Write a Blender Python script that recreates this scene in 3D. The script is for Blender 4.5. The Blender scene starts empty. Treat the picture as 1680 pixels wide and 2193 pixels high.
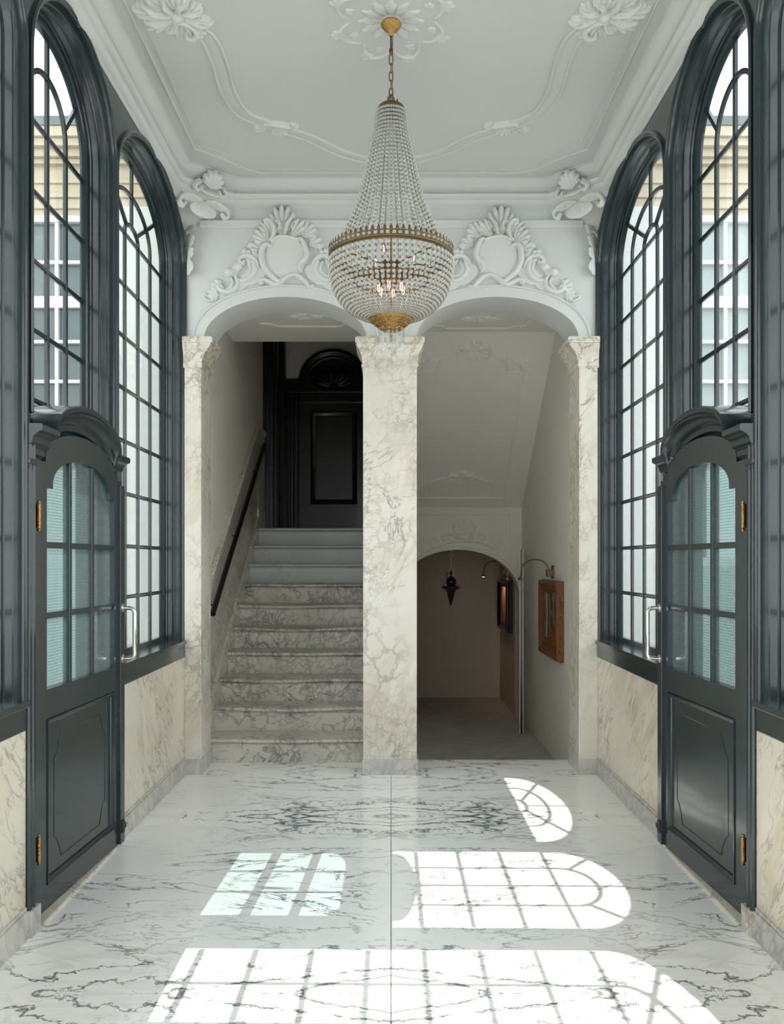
import bpy, bmesh, math, random
import numpy as np
from mathutils import Vector, Matrix

sc = bpy.context.scene
COL = sc.collection
PI = math.pi
rnd = random.Random(7)

# ------------------------------------------------------------------ camera
cam_d = bpy.data.cameras.new('camera'); cam = bpy.data.objects.new('camera', cam_d)
COL.objects.link(cam); sc.camera = cam
cam.location = (0, 0, 1.44); cam.rotation_euler = (PI/2, 0, 0)
cam_d.sensor_fit = 'AUTO'; cam_d.sensor_width = 36.0
cam_d.lens = 36.0*1900/2193
cam_d.shift_x = 2/2193; cam_d.shift_y = 106.5/2193
cam_d.clip_start = 0.05; cam_d.clip_end = 300

# ------------------------------------------------------------------ world, sun, exposure
W = bpy.data.worlds.new('sky'); sc.world = W; W.use_nodes = True
wn = W.node_tree.nodes; wl = W.node_tree.links
bg = wn['Background']
tc = wn.new('ShaderNodeTexCoord'); sep = wn.new('ShaderNodeSeparateXYZ')
wl.new(tc.outputs['Generated'], sep.inputs[0])
cr = wn.new('ShaderNodeValToRGB')
cr.color_ramp.elements[0].position = 0.0; cr.color_ramp.elements[0].color = (0.90, 0.92, 0.92, 1)
cr.color_ramp.elements[1].position = 1.0; cr.color_ramp.elements[1].color = (0.80, 0.87, 0.91, 1)
wl.new(sep.outputs['Z'], cr.inputs[0]); wl.new(cr.outputs[0], bg.inputs[0])
bg.inputs[1].default_value = 3.7
sun_d = bpy.data.lights.new('sun', 'SUN'); sun = bpy.data.objects.new('sun', sun_d); COL.objects.link(sun)
sun_d.energy = 8.5; sun_d.angle = math.radians(0.25); sun_d.color = (1.0, 0.95, 0.88)
sun.rotation_euler = Vector((1, -0.015, -1.463)).to_track_quat('-Z', 'Y').to_euler()
sc.view_settings.view_transform = 'Standard'; sc.view_settings.look = 'None'
sc.view_settings.gamma = 1.0; sc.view_settings.use_curve_mapping = False
sc.view_settings.exposure = 0.20
cy = sc.cycles
cy.max_bounces = 9; cy.diffuse_bounces = 7; cy.glossy_bounces = 4; cy.transmission_bounces = 6
cy.transparent_max_bounces = 20; cy.caustics_reflective = False; cy.caustics_refractive = False
cy.sample_clamp_indirect = 6.0

# ------------------------------------------------------------------ materials
def mat(name, color=(0.8, 0.8, 0.8), rough=0.5, metal=0.0, coat=0.0, bump=0.0, bscale=40, var=0.0, vscale=6, spec=0.5):
    m = bpy.data.materials.new(name); m.use_nodes = True
    n, l = m.node_tree.nodes, m.node_tree.links
    b = n['Principled BSDF']
    b.inputs['Base Color'].default_value = (*color, 1); b.inputs['Roughness'].default_value = rough
    b.inputs['Metallic'].default_value = metal; b.inputs['Coat Weight'].default_value = coat
    b.inputs['Coat Roughness'].default_value = 0.08
    b.inputs['Specular IOR Level'].default_value = spec
    g = n.new('ShaderNodeNewGeometry')
    if bump:
        t = n.new('ShaderNodeTexNoise'); t.inputs['Scale'].default_value = bscale; t.inputs['Detail'].default_value = 4
        l.new(g.outputs['Position'], t.inputs['Vector'])
        bp = n.new('ShaderNodeBump'); bp.inputs['Strength'].default_value = bump; bp.inputs['Distance'].default_value = 0.01
        l.new(t.outputs['Fac'], bp.inputs['Height']); l.new(bp.outputs[0], b.inputs['Normal'])
    if var:
        t = n.new('ShaderNodeTexNoise'); t.inputs['Scale'].default_value = vscale; t.inputs['Detail'].default_value = 5
        l.new(g.outputs['Position'], t.inputs['Vector'])
        r = n.new('ShaderNodeValToRGB')
        r.color_ramp.elements[0].position = 0.3; r.color_ramp.elements[1].position = 0.7
        r.color_ramp.elements[0].color = (*[c*(1-var) for c in color], 1)
        r.color_ramp.elements[1].color = (*[min(1, c*(1+var)) for c in color], 1)
        l.new(t.outputs['Fac'], r.inputs[0]); l.new(r.outputs[0], b.inputs['Base Color'])
    return m

def marble(name, base, layers, rough=0.2, tint=None, mirror=False, spec=0.5, cells=()):
    """layers: (scale xyz, rotation xyz, width, colour, strength, detail, distortion, mask scale, mask lo, mask hi, offset)"""
    m = bpy.data.materials.new(name); m.use_nodes = True
    n, l = m.node_tree.nodes, m.node_tree.links
    b = n['Principled BSDF']; b.inputs['Roughness'].default_value = rough
    b.inputs['Specular IOR Level'].default_value = spec
    g = n.new('ShaderNodeNewGeometry'); pos = g.outputs['Position']
    ymir = None
    if mirror:
        s = n.new('ShaderNodeSeparateXYZ'); l.new(pos, s.inputs[0])
        a = n.new('ShaderNodeMath'); a.operation = 'ABSOLUTE'; l.new(s.outputs['X'], a.inputs[0])
        sb = n.new('ShaderNodeMath'); sb.operation = 'SUBTRACT'; sb.inputs[1].default_value = 2.96; l.new(s.outputs['Y'], sb.inputs[0])
        pp = n.new('ShaderNodeMath'); pp.operation = 'PINGPONG'; pp.inputs[1].default_value = 1.03; l.new(sb.outputs[0], pp.inputs[0])
        c = n.new('ShaderNodeCombineXYZ'); l.new(a.outputs[0], c.inputs[0]); l.new(pp.outputs[0], c.inputs[1])
        # alternate slabs differ a little
        st = n.new('ShaderNodeMath'); st.operation = 'GREATER_THAN'; st.inputs[1].default_value = 3.99; l.new(s.outputs['Y'], st.inputs[0])
        l.new(st.outputs[0], c.inputs[2])
        pos = c.outputs[0]; ymir = pp.outputs[0]; xmir = a.outputs[0]
    t = n.new('ShaderNodeTexNoise'); t.inputs['Scale'].default_value = 1.7; t.inputs['Detail'].default_value = 5
    l.new(pos, t.inputs['Vector'])
    r = n.new('ShaderNodeValToRGB'); r.color_ramp.elements[0].position = 0.35; r.color_ramp.elements[1].position = 0.68
    r.color_ramp.elements[0].color = (*base, 1); r.color_ramp.elements[1].color = (*(tint or base), 1)
    l.new(t.outputs['Fac'], r.inputs[0]); col = r.outputs[0]
    for i, (sca, rot, wid, vc, stg, det, dis, msc, mlo, mhi, off) in enumerate(layers):
        mp = n.new('ShaderNodeMapping'); mp.vector_type = 'TEXTURE'
        mp.inputs['Rotation'].default_value = rot; mp.inputs['Location'].default_value = (off, off*1.7, off*0.6)
        mp.inputs['Scale'].default_value = (1/sca[0], 1/sca[1], 1/sca[2])
        l.new(pos, mp.inputs[0])
        t = n.new('ShaderNodeTexNoise'); t.inputs['Scale'].default_value = 1.0; t.inputs['Detail'].default_value = det
        t.inputs['Roughness'].default_value = 0.58; t.inputs['Distortion'].default_value = dis
        l.new(mp.outputs[0], t.inputs['Vector'])
        s1 = n.new('ShaderNodeMath'); s1.operation = 'SUBTRACT'; s1.inputs[1].default_value = 0.5; l.new(t.outputs['Fac'], s1.inputs[0])
        s2 = n.new('ShaderNodeMath'); s2.operation = 'ABSOLUTE'; l.new(s1.outputs[0], s2.inputs[0])
        mr = n.new('ShaderNodeMapRange'); mr.interpolation_type = 'SMOOTHSTEP'
        mr.inputs['From Min'].default_value = 0; mr.inputs['From Max'].default_value = wid
        mr.inputs['To Min'].default_value = 1; mr.inputs['To Max'].default_value = 0
        l.new(s2.outputs[0], mr.inputs['Value'])
        mk = n.new('ShaderNodeTexNoise'); mk.inputs['Scale'].default_value = msc; mk.inputs['Detail'].default_value = 3
        ofv = n.new('ShaderNodeVectorMath'); ofv.operation = 'ADD'; ofv.inputs[1].default_value = (3.1+off, 7.7, 1.3*i)
        l.new(pos, ofv.inputs[0]); l.new(ofv.outputs[0], mk.inputs['Vector'])
        m2 = n.new('ShaderNodeMapRange'); m2.interpolation_type = 'SMOOTHSTEP'
        m2.inputs['From Min'].default_value = mlo; m2.inputs['From Max'].default_value = mhi
        m2.inputs['To Min'].default_value = 0; m2.inputs['To Max'].default_value = stg
        l.new(mk.outputs['Fac'], m2.inputs['Value'])
        mu = n.new('ShaderNodeMath'); mu.operation = 'MULTIPLY'
        l.new(mr.outputs[0], mu.inputs[0]); l.new(m2.outputs[0], mu.inputs[1]); fac = mu.outputs[0]
        if mirror and i == 0:          # the bold green-black veins gather along the book-match lines
            q = n.new('ShaderNodeMapRange'); q.interpolation_type = 'SMOOTHSTEP'
            q.inputs['From Min'].default_value = 0.12; q.inputs['From Max'].default_value = 0.55
            q.inputs['To Min'].default_value = 1.0; q.inputs['To Max'].default_value = 0.0
            l.new(ymir, q.inputs['Value'])
            q2 = n.new('ShaderNodeMapRange'); q2.interpolation_type = 'SMOOTHSTEP'
            q2.inputs['From Min'].default_value = 0.65; q2.inputs['From Max'].default_value = 1.1
            q2.inputs['To Min'].default_value = 1.0; q2.inputs['To Max'].default_value = 0.15
            l.new(xmir, q2.inputs['Value'])
            m3 = n.new('ShaderNodeMath'); m3.operation = 'MULTIPLY'; l.new(fac, m3.inputs[0]); l.new(q.outputs[0], m3.inputs[1])
            m4 = n.new('ShaderNodeMath'); m4.operation = 'MULTIPLY'; l.new(m3.outputs[0], m4.inputs[0]); l.new(q2.outputs[0], m4.inputs[1])
            fac = m4.outputs[0]
        mx = n.new('ShaderNodeMix'); mx.data_type = 'RGBA'
        l.new(fac, mx.inputs['Factor']); l.new(col, mx.inputs['A']); mx.inputs['B'].default_value = (*vc, 1)
        col = mx.outputs['Result']
    def mth(op, a, bv=None, cv=None):
        x = n.new('ShaderNodeMath'); x.operation = op
        for i_, v_ in enumerate((a, bv, cv)):
            if v_ is None: continue
            if isinstance(v_, (int, float)): x.inputs[i_].default_value = v_
            else: l.new(v_, x.inputs[i_])
        return x.outputs[0]
    def smooth(v, a, b_, lo=1.0, hi=0.0):
        r_ = n.new('ShaderNodeMapRange'); r_.interpolation_type = 'SMOOTHSTEP'
        r_.inputs['From Min'].default_value = a; r_.inputs['From Max'].default_value = b_
        r_.inputs['To Min'].default_value = lo; r_.inputs['To Max'].default_value = hi
        l.new(v, r_.inputs['Value']); return r_.outputs[0]
    def over(col, fac, vc):
        mx = n.new('ShaderNodeMix'); mx.data_type = 'RGBA'
        l.new(fac, mx.inputs['Factor']); l.new(col, mx.inputs['A']); mx.inputs['B'].default_value = (*vc, 1)
        return mx.outputs['Result']
    for (sca, rot, wid, vc, stg, amt, nsc, msc, mlo, mhi, off) in cells:
        nz_ = n.new('ShaderNodeTexNoise'); nz_.inputs['Scale'].default_value = nsc; nz_.inputs['Detail'].default_value = 6; nz_.inputs['Roughness'].default_value = 0.65
        l.new(pos, nz_.inputs['Vector'])
        sv = n.new('ShaderNodeVectorMath'); sv.operation = 'SUBTRACT'; sv.inputs[1].default_value = (0.5, 0.5, 0.5); l.new(nz_.outputs['Color'], sv.inputs[0])
        ml = n.new('ShaderNodeVectorMath'); ml.operation = 'SCALE'; ml.inputs['Scale'].default_value = amt; l.new(sv.outputs[0], ml.inputs[0])
        av = n.new('ShaderNodeVectorMath'); av.operation = 'ADD'; l.new(pos, av.inputs[0]); l.new(ml.outputs[0], av.inputs[1])
        mp = n.new('ShaderNodeMapping'); mp.vector_type = 'TEXTURE'; mp.inputs['Rotation'].default_value = rot; mp.inputs['Location'].default_value = (off, off, off)
        mp.inputs['Scale'].default_value = (1/sca[0], 1/sca[1], 1/sca[2]); l.new(av.outputs[0], mp.inputs[0])
        vo = n.new('ShaderNodeTexVoronoi'); vo.feature = 'DISTANCE_TO_EDGE'; vo.inputs['Scale'].default_value = 1.0; l.new(mp.outputs[0], vo.inputs['Vector'])
        mk = n.new('ShaderNodeTexNoise'); mk.inputs['Scale'].default_value = msc; mk.inputs['Detail'].default_value = 3; l.new(av.outputs[0], mk.inputs['Vector'])
        col = over(col, mth('MULTIPLY', smooth(vo.outputs['Distance'], 0, wid), smooth(mk.outputs['Fac'], mlo, mhi, 0.0, stg)), vc)
    if mirror:                      # nested book-matched diamonds
        nz_ = n.new('ShaderNodeTexNoise'); nz_.inputs['Scale'].default_value = 4.5; nz_.inputs['Detail'].default_value = 7; nz_.inputs['Roughness'].default_value = 0.62; l.new(pos, nz_.inputs['Vector'])
        mk = n.new('ShaderNodeTexNoise'); mk.inputs['Scale'].default_value = 7.0; mk.inputs['Detail'].default_value = 4; l.new(pos, mk.inputs['Vector'])
        for ax, ay, na, wd, stg in ((0.78, 0.19, 0.62, 0.060, 0.97), (0.40, 0.125, 0.55, 0.070, 0.92), (1.15, 0.36, 0.80, 0.034, 0.85)):
            d_ = mth('ADD', mth('DIVIDE', xmir, ax), mth('DIVIDE', ymir, ay))
            d_ = mth('ADD', d_, mth('MULTIPLY', mth('SUBTRACT', nz_.outputs['Fac'], 0.5), na*2.0))
            d_ = mth('ABSOLUTE', mth('SUBTRACT', d_, 1.0))
            wv = mth('MULTIPLY', smooth(mk.outputs['Fac'], 0.36, 0.66, 0.25, 1.6), wd)
            f_ = mth('SUBTRACT', 1.0, mth('MINIMUM', mth('DIVIDE', d_, wv), 1.0))
            col = over(col, mth('MULTIPLY', mth('POWER', f_, 0.6), mth('MULTIPLY', smooth(mk.outputs['Fac'], 0.34, 0.5, 0.15, 1.0), stg)), (0.045, 0.075, 0.070))
    l.new(col, b.inputs['Base Color'])
    return m

def schlick(n, l, f0):
    lw = n.new('ShaderNodeLayerWeight'); lw.inputs[0].default_value = 0.5
    p = n.new('ShaderNodeMath'); p.operation = 'POWER'; p.inputs[1].default_value = 5.0; l.new(lw.outputs['Facing'], p.inputs[0])
    a = n.new('ShaderNodeMath'); a.operation = 'MULTIPLY_ADD'; a.inputs[1].default_value = 1-f0; a.inputs[2].default_value = f0
    l.new(p.outputs[0], a.inputs[0]); return a.outputs[0]
def glass(name, tint=(0.93, 0.96, 0.95), wire=False, rough=0.0, milk=0.0):
    m = bpy.data.materials.new(name); m.use_nodes = True
    n, l = m.node_tree.nodes, m.node_tree.links
    n.remove(n['Principled BSDF']); out = n['Material Output']
    tr = n.new('ShaderNodeBsdfTransparent'); tr.inputs[0].default_value = (*tint, 1)
    gl = n.new('ShaderNodeBsdfGlossy'); gl.inputs['Roughness'].default_value = rough
    mx = n.new('ShaderNodeMixShader'); l.new(schlick(n, l, 0.03), mx.inputs[0]); l.new(tr.outputs[0], mx.inputs[1]); l.new(gl.outputs[0], mx.inputs[2])
    res = mx.outputs[0]
    if milk:
        tl = n.new('ShaderNodeBsdfTranslucent'); tl.inputs[0].default_value = (*tint, 1)
        mk = n.new('ShaderNodeMixShader'); mk.inputs[0].default_value = milk; l.new(res, mk.inputs[1]); l.new(tl.outputs[0], mk.inputs[2]); res = mk.outputs[0]
    if wire:
        tc = n.new('ShaderNodeTexCoord'); s = n.new('ShaderNodeSeparateXYZ'); l.new(tc.outputs['Object'], s.inputs[0])
        fs = []
        for ax in ('X', 'Z'):
            d = n.new('ShaderNodeMath'); d.operation = 'MULTIPLY'; d.inputs[1].default_value = 1/0.0125; l.new(s.outputs[ax], d.inputs[0])
            f = n.new('ShaderNodeMath'); f.operation = 'FRACT'; l.new(d.outputs[0], f.inputs[0])
            lt = n.new('ShaderNodeMath'); lt.operation = 'LESS_THAN'; lt.inputs[1].default_value = 0.06; l.new(f.outputs[0], lt.inputs[0])
            fs.append(lt.outputs[0])
        mm = n.new('ShaderNodeMath'); mm.operation = 'MAXIMUM'; l.new(fs[0], mm.inputs[0]); l.new(fs[1], mm.inputs[1])
        df = n.new('ShaderNodeBsdfDiffuse'); df.inputs[0].default_value = (0.16, 0.17, 0.16, 1)
        m2 = n.new('ShaderNodeMixShader'); l.new(mm.outputs[0], m2.inputs[0]); l.new(res, m2.inputs[1]); l.new(df.outputs[0], m2.inputs[2])
        res = m2.outputs[0]
    l.new(res, out.inputs[0])
    return m

def crystal(name, clear=0.55, tint=(0.94, 0.96, 0.94)):
    m = bpy.data.materials.new(name); m.use_nodes = True
    n, l = m.node_tree.nodes, m.node_tree.links
    n.remove(n['Principled BSDF']); out = n['Material Output']
    tr = n.new('ShaderNodeBsdfTransparent'); tr.inputs[0].default_value = (*tint, 1)
    df = n.new('ShaderNodeBsdfDiffuse'); df.inputs[0].default_value = (0.86, 0.87, 0.84, 1)
    tl = n.new('ShaderNodeBsdfTranslucent'); tl.inputs[0].default_value = (0.9, 0.9, 0.87, 1)
    gl = n.new('ShaderNodeBsdfGlossy'); gl.inputs['Roughness'].default_value = 0.05
    a = n.new('ShaderNodeMixShader'); a.inputs[0].default_value = 0.5; l.new(df.outputs[0], a.inputs[1]); l.new(tl.outputs[0], a.inputs[2])
    b = n.new('ShaderNodeMixShader'); b.inputs[0].default_value = clear; l.new(a.outputs[0], b.inputs[1]); l.new(tr.outputs[0], b.inputs[2])
    c = n.new('ShaderNodeMixShader'); l.new(schlick(n, l, 0.10), c.inputs[0]); l.new(b.outputs[0], c.inputs[1]); l.new(gl.outputs[0], c.inputs[2])
    l.new(c.outputs[0], out.inputs[0])
    return m

def emit(name, color, s):
    m = bpy.data.materials.new(name); m.use_nodes = True
    n, l = m.node_tree.nodes, m.node_tree.links
    b = n['Principled BSDF']; b.inputs['Base Color'].default_value = (*color, 1)
    b.inputs['Emission Color'].default_value = (*color, 1); b.inputs['Emission Strength'].default_value = s
    return m

M = {}
M['plaster'] = mat('white_plaster', (0.58, 0.60, 0.59), 0.62, bump=0.06, bscale=25)
M['ornament'] = mat('ornament_plaster', (0.64, 0.655, 0.64), 0.55, bump=0.05, bscale=60)
M['plaster_warm'] = mat('stair_plaster', (0.75, 0.72, 0.66), 0.65, bump=0.06, bscale=25, var=0.03, vscale=1.5)
M['plaster_light'] = mat('stair_soffit_plaster', (0.79, 0.79, 0.755), 0.62, bump=0.05, bscale=25)  # white plaster lightened beyond the arches, standing in for missing light
M['paint'] = mat('dark_blue_gloss_paint', (0.0095, 0.0205, 0.0245), 0.24, coat=0.30, bump=0.05, bscale=18, var=0.12, vscale=5)
M['black'] = mat('black_gloss_paint', (0.006, 0.005, 0.0045), 0.30, coat=0.15, bump=0.03, bscale=20, spec=0.35)
M['floor'] = marble('floor_marble', (0.93, 0.925, 0.90), [
    ((2.1, 3.0, 2.0), (0, 0, 0.35), 0.036, (0.035, 0.085, 0.080), 0.97, 5, 0.9, 2.6, 0.46, 0.58, 1.3),
    ((1.5, 5.2, 3.0), (0, 0, 0.28), 0.016, (0.06, 0.07, 0.068), 0.90, 6, 0.7, 1.6, 0.42, 0.62, 4.0),
    ((1.0, 3.4, 2.0), (0, 0, -0.30), 0.012, (0.13, 0.13, 0.12), 0.85, 7, 0.8, 1.3, 0.40, 0.58, 9.0),
    ((0.8, 4.5, 2.0), (0, 0, 0.12), 0.060, (0.64, 0.58, 0.49), 0.35, 6, 0.5, 1.1, 0.50, 0.72, 14.0),
    ((4.0, 11.0, 4.0), (0, 0, 0.2), 0.020, (0.22, 0.22, 0.21), 0.55, 6, 0.9, 2.5, 0.50, 0.66, 21.0)],
    rough=0.16, tint=(0.88, 0.88, 0.855), mirror=True)
M['cream'] = marble('pilaster_marble', (0.70, 0.675, 0.605), [
    ((3.5, 3.5, 2.0), (0, 0.7, 0), 0.016, (0.16, 0.15, 0.14), 0.75, 8, 1.2, 1.5, 0.42, 0.6, 7.0),
    ((5, 5, 1.6), (0, 0.4, 0), 0.12, (0.50, 0.41, 0.29), 0.45, 6, 0.9, 1.4, 0.42, 0.66, 12.0)],
    rough=0.24, tint=(0.64, 0.605, 0.53),
    cells=[((9, 9, 6), (0.2, 0.6, 0), 0.12, (0.32, 0.25, 0.17), 0.68, 0.24, 7.0, 1.4, 0.42, 0.62, 1.0),
           ((17, 17, 10), (0.2, 0.6, 0), 0.12, (0.30, 0.26, 0.21), 0.56, 0.18, 10.0, 1.8, 0.46, 0.64, 5.0)])
M['dado'] = marble('dado_marble', (0.68, 0.63, 0.535), [
    ((7, 7, 2.6), (0.75, 0, 0), 0.030, (0.26, 0.24, 0.20), 0.70, 7, 0.9, 1.8, 0.42, 0.62, 3.0),
    ((3, 3.2, 1.0), (0.75, 0, 0), 0.11, (0.50, 0.38, 0.24), 0.55, 6, 0.8, 1.1, 0.40, 0.66, 8.0),
    ((12, 13, 3.5), (0.75, 0, 0), 0.035, (0.22, 0.21, 0.18), 0.65, 6, 1.0, 2.6, 0.46, 0.62, 18.0)],
    rough=0.26, tint=(0.61, 0.56, 0.465))
M['grey'] = marble('grey_marble', (0.60, 0.58, 0.53), [
    ((8, 8, 4), (0.5, 0.3, 0), 0.07, (0.26, 0.27, 0.28), 0.65, 7, 1.2, 2.4, 0.38, 0.62, 5.0),
    ((4, 4, 3), (0.3, 0.6, 0), 0.03, (0.18, 0.19, 0.20), 0.65, 7, 1.2, 1.8, 0.44, 0.64, 11.0)],
    rough=0.28, tint=(0.48, 0.46, 0.42), cells=[((16, 16, 11), (0.6, 0.3, 0), 0.16, (0.25, 0.24, 0.23), 0.6, 0.10, 12.0, 3.0, 0.40, 0.60, 2.0)])
M['stair'] = marble('stair_marble', (0.63, 0.595, 0.525), [
    ((7, 5, 7), (0, 0.6, 0), 0.05, (0.20, 0.20, 0.20), 0.75, 7, 1.2, 2.6, 0.38, 0.60, 6.0),
    ((3.5, 3.5, 3.5), (0, 0.7, 0.2), 0.022, (0.10, 0.10, 0.10), 0.8, 8, 1.3, 1.8, 0.42, 0.60, 13.0)],
    rough=0.33, tint=(0.50, 0.47, 0.41), cells=[((11, 8, 9), (0.3, 0.7, 0.1), 0.11, (0.16, 0.16, 0.165), 0.62, 0.20, 9.0, 2.2, 0.44, 0.60, 3.0)])
M['stair_light'] = marble('stair_blue_marble', (0.56, 0.58, 0.56), [
    ((6, 5, 8), (0, 0.5, 0), 0.05, (0.34, 0.36, 0.36), 0.5, 7, 1.0, 2.2, 0.45, 0.66, 6.0)],
    rough=0.33, tint=(0.49, 0.51, 0.50))
M['tan_floor'] = marble('passage_marble', (0.82, 0.72, 0.58), [
    ((2, 3, 2), (0, 0, 0.4), 0.03, (0.25, 0.23, 0.20), 0.6, 7, 1.0, 1.6, 0.42, 0.62, 6.0)],
    rough=0.3, tint=(0.74, 0.65, 0.52))
M['brass'] = mat('aged_brass', (0.15, 0.105, 0.048), 0.36, 1.0, bump=0.25, bscale=160)
M['gold'] = mat('gilt_brass', (0.40, 0.24, 0.08), 0.28, 1.0, bump=0.6, bscale=110)
M['bronze'] = mat('dark_bronze', (0.20, 0.13, 0.055), 0.35, 1.0, bump=0.2, bscale=120)
M['wire'] = mat('bead_wire', (0.16, 0.12, 0.07), 0.4, 0.8)
M['steel'] = mat('brushed_steel', (0.72, 0.71, 0.67), 0.22, 1.0)
M['crystal'] = crystal('cut_crystal')
M['crystal_clear'] = crystal('clear_crystal', 0.85, (0.97, 0.98, 0.98))
M['bulb'] = emit('lit_bulb', (1.0, 0.50, 0.30), 30.0)
M['bulb_glass'] = glass('bulb_glass', (1.0, 0.93, 0.90))
M['glass'] = glass('window_glass', (0.955, 0.97, 0.97))
M['wired'] = glass('wired_glass', (0.53, 0.64, 0.64), wire=True, milk=0.05)
M['stucco'] = mat('cream_stucco', (0.50, 0.45, 0.34), 0.85, var=0.03)
M['stucco_white'] = mat('white_stucco', (0.60, 0.635, 0.625), 0.85)
M['stucco_base'] = mat('bright_base_render', (0.82, 0.85, 0.84), 0.85)
M['slate'] = mat('slate_roof', (0.16, 0.18, 0.19), 0.6, bump=0.2)
M['white_wood'] = mat('white_window_paint', (0.72, 0.74, 0.73), 0.4)
M['house_glass'] = mat('house_window_glass', (0.12, 0.16, 0.165), 0.08, var=0.15, vscale=2)
M['curtain'] = mat('pale_curtain', (0.42, 0.48, 0.48), 0.9)
M['paving'] = mat('courtyard_paving', (0.42, 0.41, 0.38), 0.8, bump=0.2, var=0.1)
M['brickred'] = mat('courtyard_wing_render', (0.58, 0.54, 0.45), 0.85, bump=0.1)
M['copper'] = mat('coppery_frame', (0.24, 0.095, 0.045), 0.42, 0.35, bump=0.9, bscale=160, var=0.5, vscale=90)
M['brown'] = mat('dark_brown_wood', (0.06, 0.035, 0.022), 0.4, bump=0.1)
M['oak'] = mat('oak_wood', (0.22, 0.11, 0.045), 0.5, bump=0.1, var=0.2)
M['rubber'] = mat('black_rubber', (0.02, 0.02, 0.02), 0.6)
M['blue'] = mat('cobalt_glass', (0.010, 0.004, 0.055), 0.06, coat=1.0)
M['handle_glass'] = glass('bottle_handle_glass', (0.72, 0.66, 0.62))
M['white_plastic'] = mat('white_plastic', (0.62, 0.62, 0.56), 0.4)

# a perforated white metal sheet (dots far under ten pixels)
def perforated():
    m = mat('perforated_white_metal', (0.72, 0.74, 0.70), 0.5)
    n, l = m.node_tree.nodes, m.node_tree.links
    tcn = n.new('ShaderNodeTexCoord'); s = n.new('ShaderNodeSeparateXYZ'); l.new(tcn.outputs['Object'], s.inputs[0])
    def M_(op, a, bval=None):
        x = n.new('ShaderNodeMath'); x.operation = op
        l.new(a, x.inputs[0])
        if bval is not None:
            if isinstance(bval, (int, float)): x.inputs[1].default_value = bval
            else: l.new(bval, x.inputs[1])
        return x.outputs[0]
    row = M_('MULTIPLY', s.outputs['Z'], 1/0.0098)
    fl = M_('FLOOR', row); par = M_('MODULO', fl, 2.0); par = M_('ABSOLUTE', par)
    off = M_('MULTIPLY', par, 0.5)
    colx = M_('ADD', M_('MULTIPLY', s.outputs['X'], 1/0.0115), off)
    fx = M_('SUBTRACT', M_('FRACT', colx), 0.5); fz = M_('SUBTRACT', M_('FRACT', row), 0.5)
    d = M_('ADD', M_('POWER', M_('ABSOLUTE', fx), 2.0), M_('POWER', M_('ABSOLUTE', fz), 2.0))
    lt = M_('LESS_THAN', d, 0.085)
    zt = M_('LESS_THAN', s.outputs['Z'], 1.615)
    f = M_('MULTIPLY', lt, zt)
    mx = n.new('ShaderNodeMix'); mx.data_type = 'RGBA'; l.new(f, mx.inputs['Factor'])
    mx.inputs['A'].default_value = (0.72, 0.74, 0.68, 1); mx.inputs['B'].default_value = (0.12, 0.15, 0.14, 1)
    l.new(mx.outputs['Result'], n['Principled BSDF'].inputs['Base Color'])
    return m
M['perforated'] = perforated()
M['teal_render'] = mat('dark_teal_render', (0.075, 0.11, 0.115), 0.6, var=0.1)
M['shade_marble'] = marble('dark_grey_marble', (0.20, 0.19, 0.17), [
    ((3, 3, 2), (0, 0.6, 0), 0.03, (0.06, 0.06, 0.055), 0.7, 7, 1.2, 1.6, 0.40, 0.60, 3.0)], rough=0.4, tint=(0.16, 0.155, 0.14))
M['plaster_dim'] = mat('dimmed_passage_plaster', (0.50, 0.45, 0.37), 0.65, bump=0.05, bscale=25, var=0.04, vscale=1.5)  # passage shade put into the colour: darker copy of the stair plaster

def canvas(name, cols, seed, zc, zh):
    cols = [tuple(q*0.75 for q in c_) for c_ in cols]
    m = mat(name, cols[0], 0.7, bump=0.3, bscale=70, spec=0.15)
    n, l = m.node_tree.nodes, m.node_tree.links
    g = n.new('ShaderNodeNewGeometry')
    t = n.new('ShaderNodeTexNoise'); t.inputs['Scale'].default_value = 7; t.inputs['Detail'].default_value = 4
    mp = n.new('ShaderNodeMapping'); mp.inputs['Location'].default_value = (seed, seed, seed); mp.inputs['Scale'].default_value = (1, 1.6, 0.55)
    l.new(g.outputs['Position'], mp.inputs[0]); l.new(mp.outputs[0], t.inputs['Vector'])
    s = n.new('ShaderNodeSeparateXYZ'); l.new(g.outputs['Position'], s.inputs[0])
    mr = n.new('ShaderNodeMapRange'); mr.inputs['From Min'].default_value = zc-zh; mr.inputs['From Max'].default_value = zc+zh
    mr.inputs['To Min'].default_value = -0.28; mr.inputs['To Max'].default_value = 0.28
    l.new(s.outputs['Z'], mr.inputs['Value'])
    ad = n.new('ShaderNodeMath'); ad.operation = 'ADD'; l.new(t.outputs['Fac'], ad.inputs[0]); l.new(mr.outputs[0], ad.inputs[1])
    r = n.new('ShaderNodeValToRGB'); r.color_ramp.interpolation = 'EASE'
    while len(r.color_ramp.elements) < len(cols): r.color_ramp.elements.new(0.5)
    for i, c in enumerate(cols):
        r.color_ramp.elements[i].position = 0.22+0.56*i/(len(cols)-1); r.color_ramp.elements[i].color = (*c, 1)
    l.new(ad.outputs[0], r.inputs[0]); l.new(r.outputs[0], n['Principled BSDF'].inputs['Base Color'])
    return m

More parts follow.
